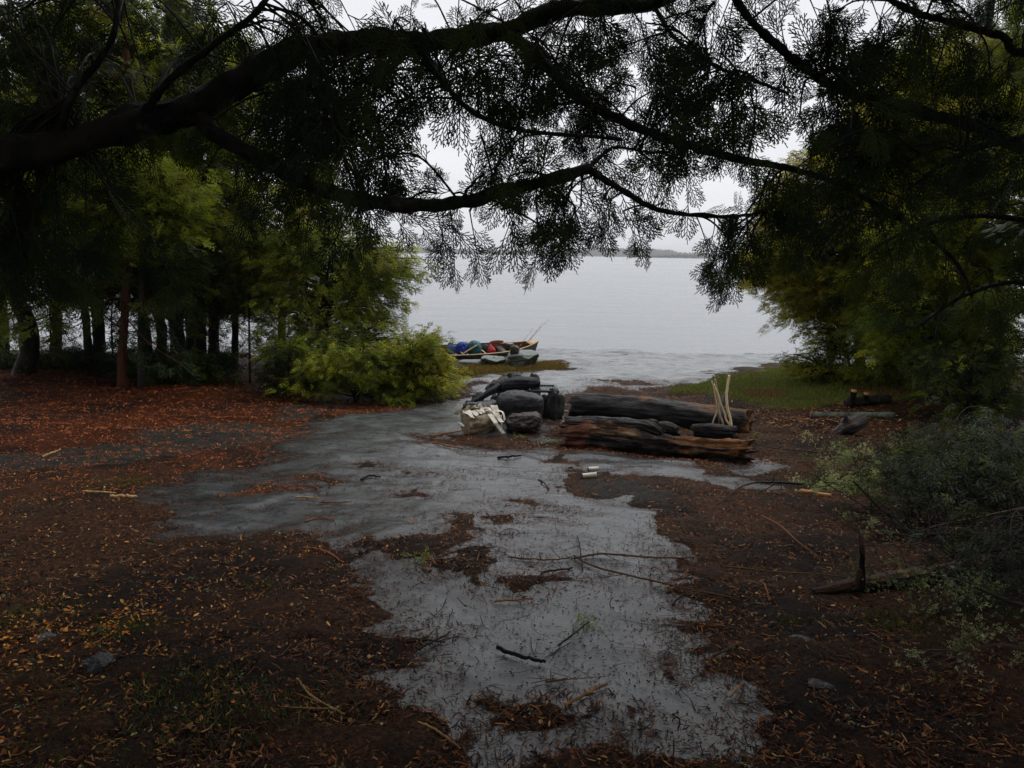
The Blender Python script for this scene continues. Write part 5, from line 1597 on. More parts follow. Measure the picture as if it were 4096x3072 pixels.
for i in range(74):            # torn sheets of bark, over the top and down the right
    u = rr_.uniform(-.12, 1.1); a0 = rr_.uniform(-1.0, .75)
    if u > .75: a0 = rr_.uniform(-1.4, 1.5)
    ctr = q[0] * (1 - u) + q[2] * u
    nl = 7; wd_ = rr_.uniform(.012, .06); ln = rr_.uniform(.05, .16)
    T = (q[2] - q[0]) / np.linalg.norm(q[2] - q[0]); S_ = np.array([T[1], -T[0], 0])
    pts = []
    curl = rr_.uniform(.0, .05) if i % 4 else rr_.uniform(.06, .16)
    for j in range(nl):
        v = j / (nl - 1)
        an = a0 + (v - .5) * ln / R_ * .7
        rad_ = R_ * 1.05 + .012 + curl * v ** 2 * (.5)
        if u > .9: ctr2 = ctr + np.array([0, 0, -.12 * v]); 
        else: ctr2 = ctr
        c = ctr2 + (math.sin(an) * S_ + math.cos(an) * np.array([0, 0, 1.])) * rad_
        pts.append([c - T * wd_ * (1 - .6 * v), c + T * wd_ * (1 - .6 * v) + rr_.normal(0, .003, 3)])
    pts = np.array(pts).reshape(-1, 3)
    f = np.array([[2 * j, 2 * j + 1, 2 * j + 3, 2 * j + 2] for j in range(nl - 1)])
    top = pts + [0, 0, .003]
    parts.append((pts, [f]))
for (x0, y0, x1, y1, x2, y2, wv) in [(905, 1010, 945, 1090, 1020, 1190, .024), (940, 990, 985, 1060, 1010, 1080, .026), (880, 1000, 925, 1060, 940, 1090, .028), (850, 930, 890, 915, 910, 935, .012), (960, 960, 1010, 985, 1030, 1060, .012), (575, 1080, 600, 1095, 625, 1120, .016)]:
    cc = smoothline(np.array([A1(x0, y0, 9.0), A1(x1, y1, 8.9), A1(x2, y2, 8.85)]), 9)
    pts = np.stack([cc - [wv, 0, 0], cc + [wv, .01, .004]], 1).reshape(-1, 3)
    parts.append((pts, [np.array([[2 * j, 2 * j + 1, 2 * j + 3, 2 * j + 2] for j in range(8)])]))
V, Fq = join(parts); mesh_np('peeling_bark', V, Fq, M['birchb'], birch, smooth=True)
# small tuft of moss on it
sp = Sprays()
tp = A1(712, 945, 9.1)
for i in range(60): sp.add(tp + rr_.normal(0, .02, 3), rr_.normal(0, 1, 3) + [0, 0, .5], rr_.normal(0, 1, 3), rr_.uniform(.06, .12), pick(rr_, [(.22, .24, .07), (.15, .18, .05)]))
V, Fq, Cc = sp.bake(LOW, rr_); mesh_np('moss_tuft', V, Fq, M['lichen'], birch, col=Cc)

# two short birch sticks on the soil
for i, (x0, y0, x1, y1, lab, r_) in enumerate([(340, 950, 428, 945, 'upper of two short birch billets on the dark soil', .022), (286, 1012, 412, 1000, 'lower and longer of two short birch billets on soil', .024)]):
    a, b = GF(2200 + x0 / 2.212, 1450 + (y0 + 22) / 2.212), GF(2200 + x1 / 2.212, 1450 + (y1 + 22) / 2.212)
    a = onground(a, r_ + .01); b = onground(b, r_ + .012)
    root = empty('birch_billet', ((a[0] + b[0]) / 2, (a[1] + b[1]) / 2, float(H(a[0], a[1]))), lab, 'firewood', 'short birch billets')
    V, Fq = tube(smoothline(np.array([a, b]), 20), r_, 16, .06, i); mesh_np('bark', V, Fq, M['birchb'], root, smooth=True)
    T = (a - b) / np.linalg.norm(a - b)
    V, Fq = tube(np.array([a + T * .001, a + T * .006]), r_ * 1.04, 14, .04); mesh_np('cut_end', V, Fq, M['char'], root)

# peeled sticks standing behind the short log
k = NT('peeled_wood'); n1 = k.noise(k.coords((1, 1, .25)), 60, 5, .6); k.bsdf(k.mix(1, k.attr('Col'), k.ramp(n1, [(.3, .6), (.6, 1.05)]), 'MULTIPLY'), .5, k.bump(n1, .3, .004), .35); M['peeled'] = k.m
PS = [([(1428, 158), (1446, 220), (1462, 300), (1478, 400), (1470, 450), (1438, 545)], 7, (.50, .36, .20), 'leftmost of the peeled sticks, thin, tan, kinked near its foot', 8.9),
      ([(1460, 145), (1474, 240), (1490, 340), (1488, 400), (1505, 470), (1532, 560)], 10, (.33, .24, .17), 'grey-brown stick crossing between the pale peeled sticks', 8.8),
      ([(1448, 190), (1490, 290), (1512, 370), (1545, 450), (1560, 510), (1598, 580)], 9, (.62, .47, .26), 'pale peeled stick leaning left with its foot at the right', 8.7),
      ([(1586, 112), (1570, 210), (1562, 300), (1570, 400), (1592, 480), (1606, 585)], 12, (.66, .52, .30), 'tallest and palest peeled stick, rightmost of those by the logs', 8.65),
      ([(1548, 262), (1535, 300), (1520, 345), (1500, 440)], 6, (.16, .15, .14), 'thin grey stick behind the peeled sticks', 9.0)]
for l, wd_, c_, lab, d in PS:
    pts = np.array([A2(x, y, d + .25 * (560 - y) / 450) for x, y in l]); g = float(H(pts[-1][0], d)); 
    low = pts[-1].copy(); low[2] = g - .05
    pts = np.vstack([pts, low])
    q = smoothline(pts, 50); r_ = wd_ / 2.212 * .25 * d / FPX
    V, Fq = tube(q, r_ * (1.0 + .0 * q[:, 0]), 10, .10, int(wd_)); 
    tag(mesh_np('peeled_stick', V, Fq, M['peeled'], col=np.tile(c_, (len(V), 1)), smooth=True), lab, 'stick', 'sticks stood behind the short log')

# dark flat stones by the bushes, left
def I4(x, y): return (900 + x / 2.074) * .54004, (900 + y / 2.074) * .54004
a, b = I4(1085, 1325), I4(1265, 1395)
stone_at('stone', 'upper of two dark flat stones under the cedar bush', a[0], b[0], a[1], b[1], Gd(820, 858)[1], M['stone_dark'], 51, cuts=8, rough=.05, flat=.5)
a, b = I4(1095, 1385), I4(1250, 1465)
stone_at('stone', 'lower dark flat stone with a wet grey top, before its twin', a[0], b[0], a[1], b[1], Gd(790, 868)[1], M['stone_grey'], 52, cuts=9, flat=.45)
g = Gd(215, 1442); stone_at('stone', 'dark flat stone among yellow leaves at the lower left', 172, 252, 1418, 1440, g[1], M['stone_dark'], 53, cuts=8, flat=.45)
g = Gd(95, 1385); stone_at('stone', 'small grey stone near the left edge among yellow leaves', 70, 118, 1372, 1388, g[1], M['stone_grey'], 54, cuts=8, flat=.5)
g = Gd(1730, 1388); stone_at('stone', 'flat grey stone bedded in the soil at the lower right', 1700, 1768, 1376, 1392, g[1], M['stone_dark'], 55, cuts=8, flat=.45)
g = Gd(1760, 1486); stone_at('stone', 'lower of two flat grey stones in the lower right soil', 1736, 1800, 1472, 1490, g[1], M['stone_dark'], 56, cuts=8, flat=.45)

# ================================================================== CANOE AND ITS LOAD
def mat_flat(name, c, rough=.5, bump_=0, spec=.4, var=0.25):
    k = NT(name); n1 = k.noise(k.coords(), 18, 5, .6)
    col = k.mix(1, c, k.ramp(n1, [(.3, 1 - var), (.7, 1 + var)]), 'MULTIPLY')
    k.bsdf(col, rough, k.bump(n1, bump_, .01) if bump_ else None, spec); return k.m
M['hull'] = mat_flat('hull_cloth', (.040, .036, .034), .45, .2)
M['inwood'] = mat_flat('stained_planking', (.16, .060, .024), .4, .2)
M['ash'] = mat_flat('ash_trim', (.50, .35, .18), .45, .1)
BOW = P(1158, 740, 23.6)
YAW, HEEL = math.radians(28), math.radians(14)
def cn(v):                       # canoe space (x to the bow, y away, z up; origin under midships) -> world
    v = np.atleast_2d(np.asarray(v, float))
    v = rotx(v - [0, 0, 0], HEEL)
    v = rotz(v, YAW)
    c = np.array([BOW[0] - 2.45 * math.cos(YAW), 23.6 - 2.45 * math.sin(YAW), -1.80])
    return v + c
CC_ = cn([[0, 0, 0]])[0]
canoe = empty('canoe', CC_, 'loaded wooden canoe with dark hull drawn up at the rock', 'canoe')
us = np.linspace(-1, 1, 61); vv = np.linspace(0, 1, 13)
def hullpt(u, v, inner=0.):
    b = (.44 - inner) * (1 - np.abs(u) ** 2.4) ** .85 + .004
    sheer = .33 + .20 * np.abs(u) ** 3.2
    keel = .07 * np.abs(u) ** 5 + inner
    an = v * np.pi / 2
    yy = b * np.sin(an) ** .62; zz_ = keel + (sheer - keel) * (1 - np.cos(an)) ** .85
    return np.stack([u * 2.48 * (1 - .04 * (1 - v) * np.abs(u) ** 6), yy, zz_], -1)
def hullmesh(inner):
    Vs = []; Fq = []
    for sd in (-1, 1):
        U, VV = np.meshgrid(us, vv, indexing='ij'); p = hullpt(U, VV, inner); p[..., 1] *= sd
        n0 = len(us) * len(vv) * (0 if sd == -1 else 1)
        i = np.arange(len(us) - 1)[:, None] * len(vv); j = np.arange(len(vv) - 1)[None]
        q = np.stack([i + j, i + j + 1, i + len(vv) + j + 1, i + len(vv) + j], -1).reshape(-1, 4) + n0
        Vs.append(p.reshape(-1, 3)); Fq.append(q)
    return np.vstack(Vs), np.vstack(Fq)
V, Fq = hullmesh(0); mesh_np('hull', cn(V), Fq, M['hull'], canoe, smooth=True)
V, Fq = hullmesh(.014); mesh_np('planking', cn(V), Fq, M['inwood'], canoe, smooth=True)
for sd in (-1, 1):
    p = hullpt(us, np.ones_like(us)); p[:, 1] *= sd
    V, Fq = tube(p, .020, 8); mesh_np('gunwale', cn(V), Fq, M['ash'], canoe, smooth=True)
for sg in (-1, 1):
    a = hullpt(np.array([sg * .84]), np.array([1.]))[0]; t_ = hullpt(np.array([sg * 1.0]), np.array([1.]))[0]
    V = np.array([[a[0], -a[1], a[2] + .012], [a[0], a[1], a[2] + .012], [t_[0], 0, t_[2] + .014], [a[0], -a[1], a[2] - .01], [a[0], a[1], a[2] - .01], [t_[0], 0, t_[2] - .01]])
    mesh_np('deck', cn(V), [np.array([[0, 1, 2], [5, 4, 3]]), np.array([[0, 3, 4, 1], [1, 4, 5, 2], [2, 5, 3, 0]])], M['ash'], canoe)
for nm, u in (('thwart', .13), ('thwart', .60), ('yoke', -.18)):
    b_ = hullpt(np.array([u]), np.array([1.]))[0]
    V, Fq = boxv((b_[0], 0, b_[2] - .015), .055, b_[1] * 2, .02); mesh_np(nm, cn(V), Fq, M['ash'], canoe)
for u in (.44, -.6):
    b_ = hullpt(np.array([u]), np.array([.9]))[0]
    V, Fq = boxv((b_[0], 0, b_[2] - .03), .24, b_[1] * 1.85, .025); mesh_np('seat', cn(V), Fq, mat_flat('seat_webbing', (.05, .04, .035)) if u > 0 else M['ash'], canoe)

def pack(name, label, cat, x0, x1, y0, y1, d, colr, seed, depth=.8, wr=.10, tilt=0, group='packs in the canoe', top=None):
    a, b = Z7(x0, (y0 + y1) / 2, d), Z7(x1, (y0 + y1) / 2, d); t_, u_ = Z7((x0 + x1) / 2, y0, d), Z7((x0 + x1) / 2, y1, d)
    wdt = b[0] - a[0]; h = t_[2] - u_[2] + .10
    v, f = ico(5); v = v.copy()
    pn = 2.6; v = v / ((np.abs(v) ** pn).sum(1) ** (1 / pn))[:, None]
    if top: 
        k_ = np.clip(v[:, 2], 0, 1); v[:, 0] *= 1 - top * k_; v[:, 1] *= 1 - top * k_
    fo = 1 - np.abs(fbm(v[:, 0] * 2.3 + seed, v[:, 1] * 2.3, v[:, 2] * 1.6, octs=4, seed=seed, gain=.55))
    v = v * (1 + wr * (fo - .8))[:, None]
    v = roty(v * [wdt / 2, wdt * depth / 2, h / 2], tilt)
    m = mat_flat(name + '_cloth', colr, .42, .3, .4, .3)
    o = mesh_np(name, v, f, m, smooth=True); o.location = [(a[0] + b[0]) / 2, d, (t_[2] + u_[2] - .10) / 2]
    return tag(o, label, cat, group)
pack('dry_bag', 'bright blue rolled pack at the left of the canoe load', 'bag', 168, 330, 128, 245, 22.2, (.012, .055, .35), 3)
pack('dry_bag', 'crumpled royal blue pack next to the teal one', 'bag', 318, 535, 78, 262, 22.2, (.010, .045, .30), 4, wr=.22)
pack('pack', 'black pack peeking up behind the bright blue pack', 'bag', 170, 300, 88, 150, 22.55, (.012, .013, .013), 5)
pack('pack', 'big rounded teal pack, tallest of the canoe load', 'bag', 518, 785, 54, 275, 22.25, (.010, .085, .105), 6, wr=.10, top=.12, tilt=.15)
pack('pack', 'black pack between the teal and the red ones', 'bag', 765, 925, 118, 255, 22.7, (.012, .013, .014), 7)
pack('dry_bag', 'small red bag tied at its top in the canoe', 'bag', 848, 1028, 112, 255, 22.7, (.42, .022, .020), 8, top=.72, wr=.15)
pack('plastic_bag', 'crumpled white plastic behind the blue packs', 'bag', 450, 560, 62, 130, 22.9, (.55, .57, .60), 9, wr=.35)
pack('life_vest', 'dark vest draped over the canoe edge near its front seat', 'vest', 1200, 1380, 108, 175, 23.2, (.016, .015, .014), 10, wr=.25)
# paddles
M['paddlew'] = mat_flat('paddle_wood', (.22, .075, .03), .35, .1)
M['blackshaft'] = mat_flat('black_shaft', (.03, .032, .034), .35)
pd_ = empty('paddle', Z7(600, 110, 22.5), 'long paddle laid across the packs, brown blade to the right', 'paddle')
V, Fq = tube(smoothline(np.array([Z7(60, 142, 22.1), Z7(520, 112, 22.4), Z7(940, 98, 22.75)]), 20), .017, 8); mesh_np('shaft', V, Fq, M['blackshaft'], pd_, smooth=True)
p = smoothline(np.array([Z7(925, 99, 22.74), Z7(1050, 82, 22.85), Z7(1168, 66, 22.95)]), 16); t = np.linspace(0, 1, 16)
V, Fq = tube(p, .018 + .055 * np.sin(np.pi * np.clip(t * .9 + .08, 0, 1)) ** .7, 14, 0, 0, True, .9)
V[:, 1] = p[:, 1].mean() + (V[:, 1] - p[:, 1].mean()) * .2
mesh_np('blade', V, Fq, M['paddlew'], pd_, smooth=True)
pd2 = empty('paddle', Z7(580, 205, 21.9), 'pale wooden paddle handle sticking up against teal pack', 'paddle')
V, Fq = tube(smoothline(np.array([Z7(455, 282, 21.75), Z7(580, 205, 21.9), Z7(692, 138, 22.0)]), 10), np.linspace(.018, .024, 10), 8); mesh_np('shaft', V, Fq, M['ash'], pd2, smooth=True)
V, Fq = tube(np.array([Z7(684, 146, 22.0), Z7(692, 138, 22.0)]), .030, 8); mesh_np('grip', V, Fq, M['ash'], pd2, smooth=True)
pd3 = empty('paddle', Z7(1010, 112, 22.95), 'double paddle with white drip rings behind the packs', 'paddle')
V, Fq = tube(np.array([Z7(700, 118, 22.7), Z7(980, 112, 22.9), Z7(1360, 108, 23.3)]), .014, 8); mesh_np('shaft', V, Fq, M['blackshaft'], pd3)
V, Fq = tube(np.array([Z7(980, 112, 22.86), Z7(1055, 112, 22.93)]), .024, 8); mesh_np('ring', V, Fq, mat_flat('white_plastic', (.6, .6, .6)), pd3)
V, Fq = tube(np.array([Z7(1225, 110, 23.1), Z7(1330, 106, 23.2)]), .02, 8); mesh_np('ring', V, Fq, bpy.data.materials['white_plastic'], pd3)
# fishing rods
M['rod'] = mat_flat('rod_blank', (.20, .15, .13), .3)
def Y1(x, y, d): return F(1600 + x / 2.458, 1250 + y / 2.458, d)
for l, lab in (([(1180, 330), (1240, 245), (1318, 150)], 'leftmost and shortest fishing rod leaning out of the canoe'), ([(1240, 310), (1330, 195), (1415, 95)], 'middle fishing rod leaning out of the canoe'),
               ([(1275, 270), (1370, 165), (1470, 65)], 'rightmost and longest fishing rod leaning out of canoe')):
    rd_ = empty('fishing_rod', Y1(l[0][0], l[0][1], 23.2), lab, 'fishing rod', 'fishing rods in the canoe')
    q = smoothline(np.array([Y1(x, y, 23.2) for x, y in l]), 20)
    V, Fq = tube(q, np.linspace(.007, .0025, 20), 6); mesh_np('blank', V, Fq, M['rod'], rd_)
    V, Fq = tube(q[:3], .010, 8); mesh_np('handle', V, Fq, M['ash'], rd_)
    for kk in (7, 11, 15, 18):
        a_ = np.linspace(0, 2 * np.pi, 9); ring_ = q[kk] + np.stack([.013 * np.cos(a_), 0 * a_, .013 * np.sin(a_)], -1) + [-.013, 0, 0]
        V, Fq = tube(ring_, .004, 4); mesh_np('line_guide', V, Fq, M['blackshaft'], rd_)

# ================================================================== WOOD PILE AND BRUSH AT THE RIGHT
k = NT('mossy_bark'); n1 = k.noise(k.coords((6, 6, 6)), 3, 7, .7); n2 = k.noise(k.coords(), 7, 5, .7)
c = k.ramp(n1, [(.3, (.020, .018, .014)), (.6, (.07, .06, .048))]); c = k.mix(k.ramp(n2, [(.46, 0), (.58, .85)]), c, (.13, .165, .115)); k.bsdf(c, .6, k.bump(n1, .8, .02), .35); M['mossbark'] = k.m
k = NT('fresh_cut'); n1 = k.noise(k.coords((1, 1, 1)), 30, 5, .7); k.bsdf(k.ramp(n1, [(.3, (.20, .065, .018)), (.6, (.50, .22, .06)), (.8, (.60, .34, .13))]), .5, k.bump(n1, .5, .01)); M['cut'] = k.m
def X5(x, y, d): return F(2900 + x / 1.844, 800 + y / 1.844, d)
def cutlog(name, label, cat, a, b, r_, mat, group=None, ends=(True, False), seed=0, bend=0):
    a = np.asarray(a); b = np.asarray(b); c = (a + b) / 2 + [0, 0, bend]
    root = empty(name, c, label, cat, group)
    q = smoothline(np.array([a, c, b]), 40)
    V, Fq = tube(q, np.linspace(r_, r_ * .88, 40), 20, .12, seed); mesh_np('bark', V, Fq, mat, root, smooth=True)
    T = (b - a) / np.linalg.norm(b - a)
    for e, pnt, sg, rr2 in ((ends[0], a, -1, r_), (ends[1], b, 1, r_ * .88)):
        if e:
            V, Fq = tube(np.array([pnt + T * sg * .002, pnt + T * sg * .012]), rr2 * .98, 20, .08, seed); mesh_np('cut_end', V, Fq, M['cut'], root)
    return root
dw = Gd(1820, 895)[1]
def up(p, r_): p = np.array(p); p[2] = float(H(p[0], p[1])) + r_ * .9; return p
r_ = 27 / 1.844 * .25 * dw / FPX
cutlog('felled_log', 'lichen-crusted log with an orange sawn end, on wood chips', 'log', up(X5(640, 1530, dw), r_), up(X5(1260, 1560, dw - .5), r_), r_, M['mossbark'], seed=3)
cutlog('felled_log', 'dark log lying behind the lichen-crusted log', 'log', up(X5(905, 1490, dw + .35), .09), up(X5(1205, 1480, dw + .7), .09), .09, M['bark'], ends=(False, False), seed=5)
for (x, y, d, w_, lab) in [(938, 1405, dw + .3, 22, 'left and taller of two upright sawn stubs with orange tops'), (1030, 1425, dw + .45, 20, 'right one of two upright sawn stubs, orange side showing')]:
    t_ = X5(x, y, d); g_ = float(H(t_[0], d)); rr2 = w_ / 1.844 * .25 * d / FPX
    cutlog('sawn_stub', lab, 'stump', t_ + np.array([0, -.06, 0]), np.array([t_[0] + .05, d + .05, g_ - .05]), rr2, M['bark'], 'sawn stubs in the wood pile', seed=int(x))
def X6(x, y, d): return F(2900 + x / 1.844, 1600 + y / 1.844, d)
ds = GF(2900 + 900 / 1.844, 1600 + 270 / 1.844)[1]
def drift(pi, t, ca, sa, V):
    n = fbm(t * 8, ca * 2, sa * 2, octs=4, seed=66)
    return lerp([.022, .016, .014], [.10, .075, .065], sstep(sa + n * .6, -.1, .8)) * (1 + .35 * n[..., None])
log_obj('driftwood_stump', 'weathered split stump piece leaning up by the brush', 'stump', [([X6(760, 290, ds), X6(850, 235, ds), X6(930, 185, ds), X6(1020, 145, ds + .1)], [.03, .08, .12, .07]), ([X6(900, 215, ds), X6(900, 160, ds), X6(893, 125, ds)], [.07, .05, .02])], drift, n=90, ns=36, rough=.18, seed=63, ridge=.18, ragged=.5)
# pieces sawn at the end of a thin branch
for (x0, y0, x1, y1, lab) in [(555, 672, 640, 680, 'left one of two short orange sawn sticks in the brush'), (680, 695, 778, 706, 'right one of two short orange sawn sticks in the brush')]:
    d = GF(2900 + x0 / 1.844, 1600 + (y0 + 130) / 1.844)[1]
    V, Fq = tube(smoothline(np.array([X6(x0, y0, d), X6(x1, y1, d)]), 14), 17 / 1.844 * .25 * d / FPX, 14, .10, x0)
    tag(mesh_np('sawn_stick', V, Fq, M['cut'], smooth=True), lab, 'firewood', 'orange sawn sticks')

TW = [(.030, .022, .017), (.05, .03, .02), (.10, .045, .02), (.020, .017, .015)]
def deadbranch(name, label, pts, r0, rng, nsub=10, sublen=.35, lichen=6, cat='branch', group=None, colr=None, ldens=1.0, lb=1.0):
    pts = np.asarray(pts, float); n = 40
    q = smoothline(pts, n); L = np.linalg.norm(np.diff(q, axis=0), axis=1).sum()
    parts = [tube(q, np.linspace(r0, r0 * .3, n), 8, .12, int(r0 * 1e4))]
    spots = []
    for i in range(nsub):
        k_ = rng.integers(int(n * .12), n - 2); T = q[k_ + 1] - q[k_]; T /= np.linalg.norm(T)
        d = T * rng.uniform(.2, .9) + rng.normal(0, .6, 3); d /= np.linalg.norm(d); l = sublen * rng.uniform(.35, 1.2)
        e = q[k_] + d * l + [0, 0, -.15 * l]
        g_ = float(H(e[0], e[1])); e[2] = max(e[2], g_ + .01)
        s_ = smoothline(np.array([q[k_], (q[k_] + e) / 2 + rng.normal(0, .06 * l, 3), e]), 9)
        parts.append(tube(s_, np.linspace(r0 * .42, r0 * .12, 9), 5, .1)); spots += [s_[4], s_[7], s_[8]]
        for _ in range(2):
            e2 = s_[5] + (d + rng.normal(0, .7, 3)) * l * .4; e2[2] = max(e2[2], float(H(e2[0], e2[1])) + .01)
            parts.append(tube(np.array([s_[5], e2]), [r0 * .2, r0 * .08], 4)); spots.append(e2)
    spots += [q[j] for j in range(5, n, 4)]
    V, Fq = join(parts)
    root = empty(name, pts[0], label, cat, group)
    mesh_np('wood', V, Fq, M['twig'], root, col=np.tile(pick(rng, TW) if colr is None else colr, (len(V), 1)), smooth=True)
    if lichen:
        sp = Sprays()
        for i in range(lichen):
            c = spots[rng.integers(len(spots))]; R = rng.uniform(.03, .10); c0 = pick(rng, [(.24 * lb, .27 * lb, .14 * lb), (.33 * lb, .35 * lb, .20 * lb), (.15 * lb, .18 * lb, .09 * lb), (.09, .11, .05)])
            for _ in range(int(rng.uniform(22, 60) * ldens)):
                sp.add(c + rng.normal(0, 1, 3) * [R, R, R * .8] * .55 + [0, 0, -R * .3], rng.normal(0, 1, 3) + [0, 0, -.4], rng.normal(0, 1, 3), rng.uniform(.03, .085), c0 * rng.uniform(.7, 1.3))
        V, Fq, Cc = sp.bake(LOW, rng); mesh_np('lichen', V, Fq, M['lichen'], root, col=Cc)
    return root
rr3 = np.random.default_rng(314)
def X6g(x, y, lift=0.): p = GF(2900 + x / 1.844, 1600 + y / 1.844); p[2] += lift; return p
BG = 'dead branches of the brush pile'
# strongly lichened boughs
deadbranch('dead_branch', 'dead bough bearing the palest, bushiest lichen of the brush pile', [X6(1900, 760, 6.2), X6(1300, 700, 6.0), X6(950, 620, 5.9), X6(700, 800, 5.8), X6(660, 960, 5.8)], .016, rr3, 22, .34, 110, group=BG, ldens=3.0, lb=1.7)
deadbranch('dead_branch', 'lichened bough just above the palest one', [X6(2100, 700, 6.6), X6(1650, 560, 6.5), X6(1200, 480, 6.4), X6(820, 400, 6.3)], .014, rr3, 20, .34, 60, group=BG, ldens=2.4, lb=1.4)
deadbranch('dead_branch', 'lichened bough high in the brush, near the right edge', [X6(2250, 700, 6.0), X6(1900, 560, 6.0), X6(1600, 430, 6.0), X6(1480, 520, 6.0)], .016, rr3, 16, .34, 60, group=BG, ldens=2.6, lb=1.5)
deadbranch('dead_branch', 'green-grey bough drooping in the middle of the brush', [X6(2200, 900, 5.5), X6(1800, 840, 5.5), X6(1400, 790, 5.4), X6(1080, 880, 5.3)], .014, rr3, 20, .34, 60, group=BG, ldens=1.6, lb=1.2)
deadbranch('dead_branch', 'lichened twig hanging above the fallen brown log', [X6(1700, 900, 5.0), X6(1300, 960, 4.9), X6(1050, 1080, 4.8), X6(860, 1180, 4.8)], .010, rr3, 16, .28, 34, group=BG)
deadbranch('dead_branch', 'thin branch reaching from the brush towards the rotten log', [X6g(860, 560, .2), X6g(620, 480, .15), X6g(300, 395, .08), X6g(80, 345, .12)], .009, rr3, 8, .25, 8, group=BG)
deadbranch('dead_branch', 'long bent branch, arching over bare soil from the sawn sticks', [X6g(560, 700, .10), X6g(330, 705, .12), X6g(130, 715, .10), X6g(-60, 790, .02)], .013, rr3, 4, .2, 0, group=BG, colr=(.022, .022, .024))
deadbranch('dead_branch', 'reddish thin branch slanting down across the brown soil', [X6g(265, 900, .05), X6g(400, 985, .06), X6g(530, 1095, .05), X6g(700, 1200, .03)], .007, rr3, 2, .15, 0, group=BG, colr=(.20, .075, .035))
deadbranch('dead_branch', 'long dark twig curving below the fallen brown log', [X6g(0, 1250, .02), X6g(400, 1330, .05), X6g(700, 1385, .08), X6(1200, 1350, 4.0)], .006, rr3, 3, .15, 0, group=BG, colr=(.10, .06, .02))
deadbranch('dead_branch', 'lichen-whitened bough lying at the lower right corner', [X6g(2350, 1980, .25), X6g(2000, 1850, .25), X6g(1700, 1700, .25), X6g(1420, 1560, .20), X6g(1240, 1510, .12)], .011, rr3, 18, .30, 34, group=BG, ldens=.7)
deadbranch('dead_branch', 'second lichened bough in the lower right, nearest the corner', [X6g(2300, 2250, .2), X6g(2000, 2150, .2), X6g(1750, 2080, .15), X6g(1500, 1980, .08)], .010, rr3, 14, .25, 18, group=BG, ldens=.6)
deadbranch('dead_branch', 'dark branch crossing high through the brush at the right', [X6(2300, 780, 4.6), X6(1900, 860, 4.6), X6(1500, 950, 4.5), X6(1250, 1100, 4.5)], .012, rr3, 10, .3, 8, group=BG)
for i in range(20):
    x, y = rr3.uniform(1000, 2300), rr3.uniform(450, 2000)
    lab = ['tangled dark twig in the shade of the brush pile']
    d = 4.2 + 2.8 * (1 - (y - 300) / 1600)
    p0 = X6(x, y, d); g_ = float(H(p0[0], p0[1])); p0[2] = max(p0[2], g_ + .05)
    a_ = rr3.normal(0, 1, 3) * [1, .5, .35]; a_ /= np.linalg.norm(a_); l = rr3.uniform(.5, 1.3)
    pts = [p0 - a_ * l * .5 - [0, 0, .1], p0 + rr3.normal(0, .05, 3), p0 + a_ * l * .5 - [0, 0, .06]]
    for q_ in pts: q_[2] = max(q_[2], float(H(q_[0], q_[1])) + .03)
    deadbranch('dead_branch', 'tangled dark twigs with scraps of lichen inside the brush pile', pts, .008, rr3, 26, .36, 5, group='tangled twigs of the brush pile', ldens=.5, colr=(.012, .009, .007))
# shrub mass of the brush: dark living cedar boughs
tips = polytips([(3400, 1950), (3560, 1850), (4000, 1700), (4200, 1900), (4200, 2600), (3800, 2450), (3520, 2300), (3420, 2100)], 260, (4.8, 7.6), rb, True)
tips = [t for t in tips if t[2] > float(H(t[0], t[1])) + .03]
bush('cedar_sapling', 'dark cedar sapling tangled with lichened dead boughs at the right', 'sapling', [np.array([5.2, 6.8, 0]), np.array([5.2, 6.8, .2]), np.array([5.3, 6.8, 1.3])], tips, [tuple(.75 * np.array(c)) for c in DK] + GR[3:], .5, 81, tr=.03, tw=.004, step=.09)
tips = polytips([(3700, 2350), (4150, 2200), (4200, 2950), (3950, 2850), (3700, 2600)], 110, (3.0, 4.8), rb, True)
tips = [t for t in tips if t[2] > float(H(t[0], t[1])) + .03]
bush('cedar_sapling', 'dark low sapling at the lower right corner', 'sapling', [np.array([3.6, 4.2, 0]), np.array([3.6, 4.2, .1]), np.array([3.65, 4.2, .8])], tips, [tuple(.75 * np.array(c)) for c in DK], .40, 82, tr=.02, tw=.008)

# fallen brown log with a snag
def brownlog(pi, t, ca, sa, V):
    n = fbm(t * 12, ca * 2, sa * 2, octs=4, seed=76)
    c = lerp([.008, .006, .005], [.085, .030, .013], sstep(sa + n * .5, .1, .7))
    return lerp(c, [.34, .17, .06], sstep(1 - np.abs(t - .34) / .03, .2, .8) * sstep(sa, .0, .5)) * (1 + .3 * n[..., None])
dl = X6g(900, 1450)[1]
pl = []; rl = []
for (x, y, dd, r_) in [(650, 1425, 0, .022), (900, 1395, .05, .042), (1250, 1360, .15, .048), (1700, 1265, .35, .052), (2300, 1150, .6, .06)]:
    q = X6(x, y, dl + dd); q[2] = max(q[2], float(H(q[0], q[1])) + r_ * .8); pl.append(q); rl.append(r_)
log_obj('fallen_log', 'brown fallen log with an upright snag, lower right', 'log', [(pl, rl), ([X6(985, 1370, dl), X6(1010, 1230, dl), X6(1012, 1110, dl), X6(1000, 1000, dl + .05)], [.03, .014, .011, .007])], brownlog, n=150, ns=30, rough=.14, seed=73, ridge=.15, ragged=.5)

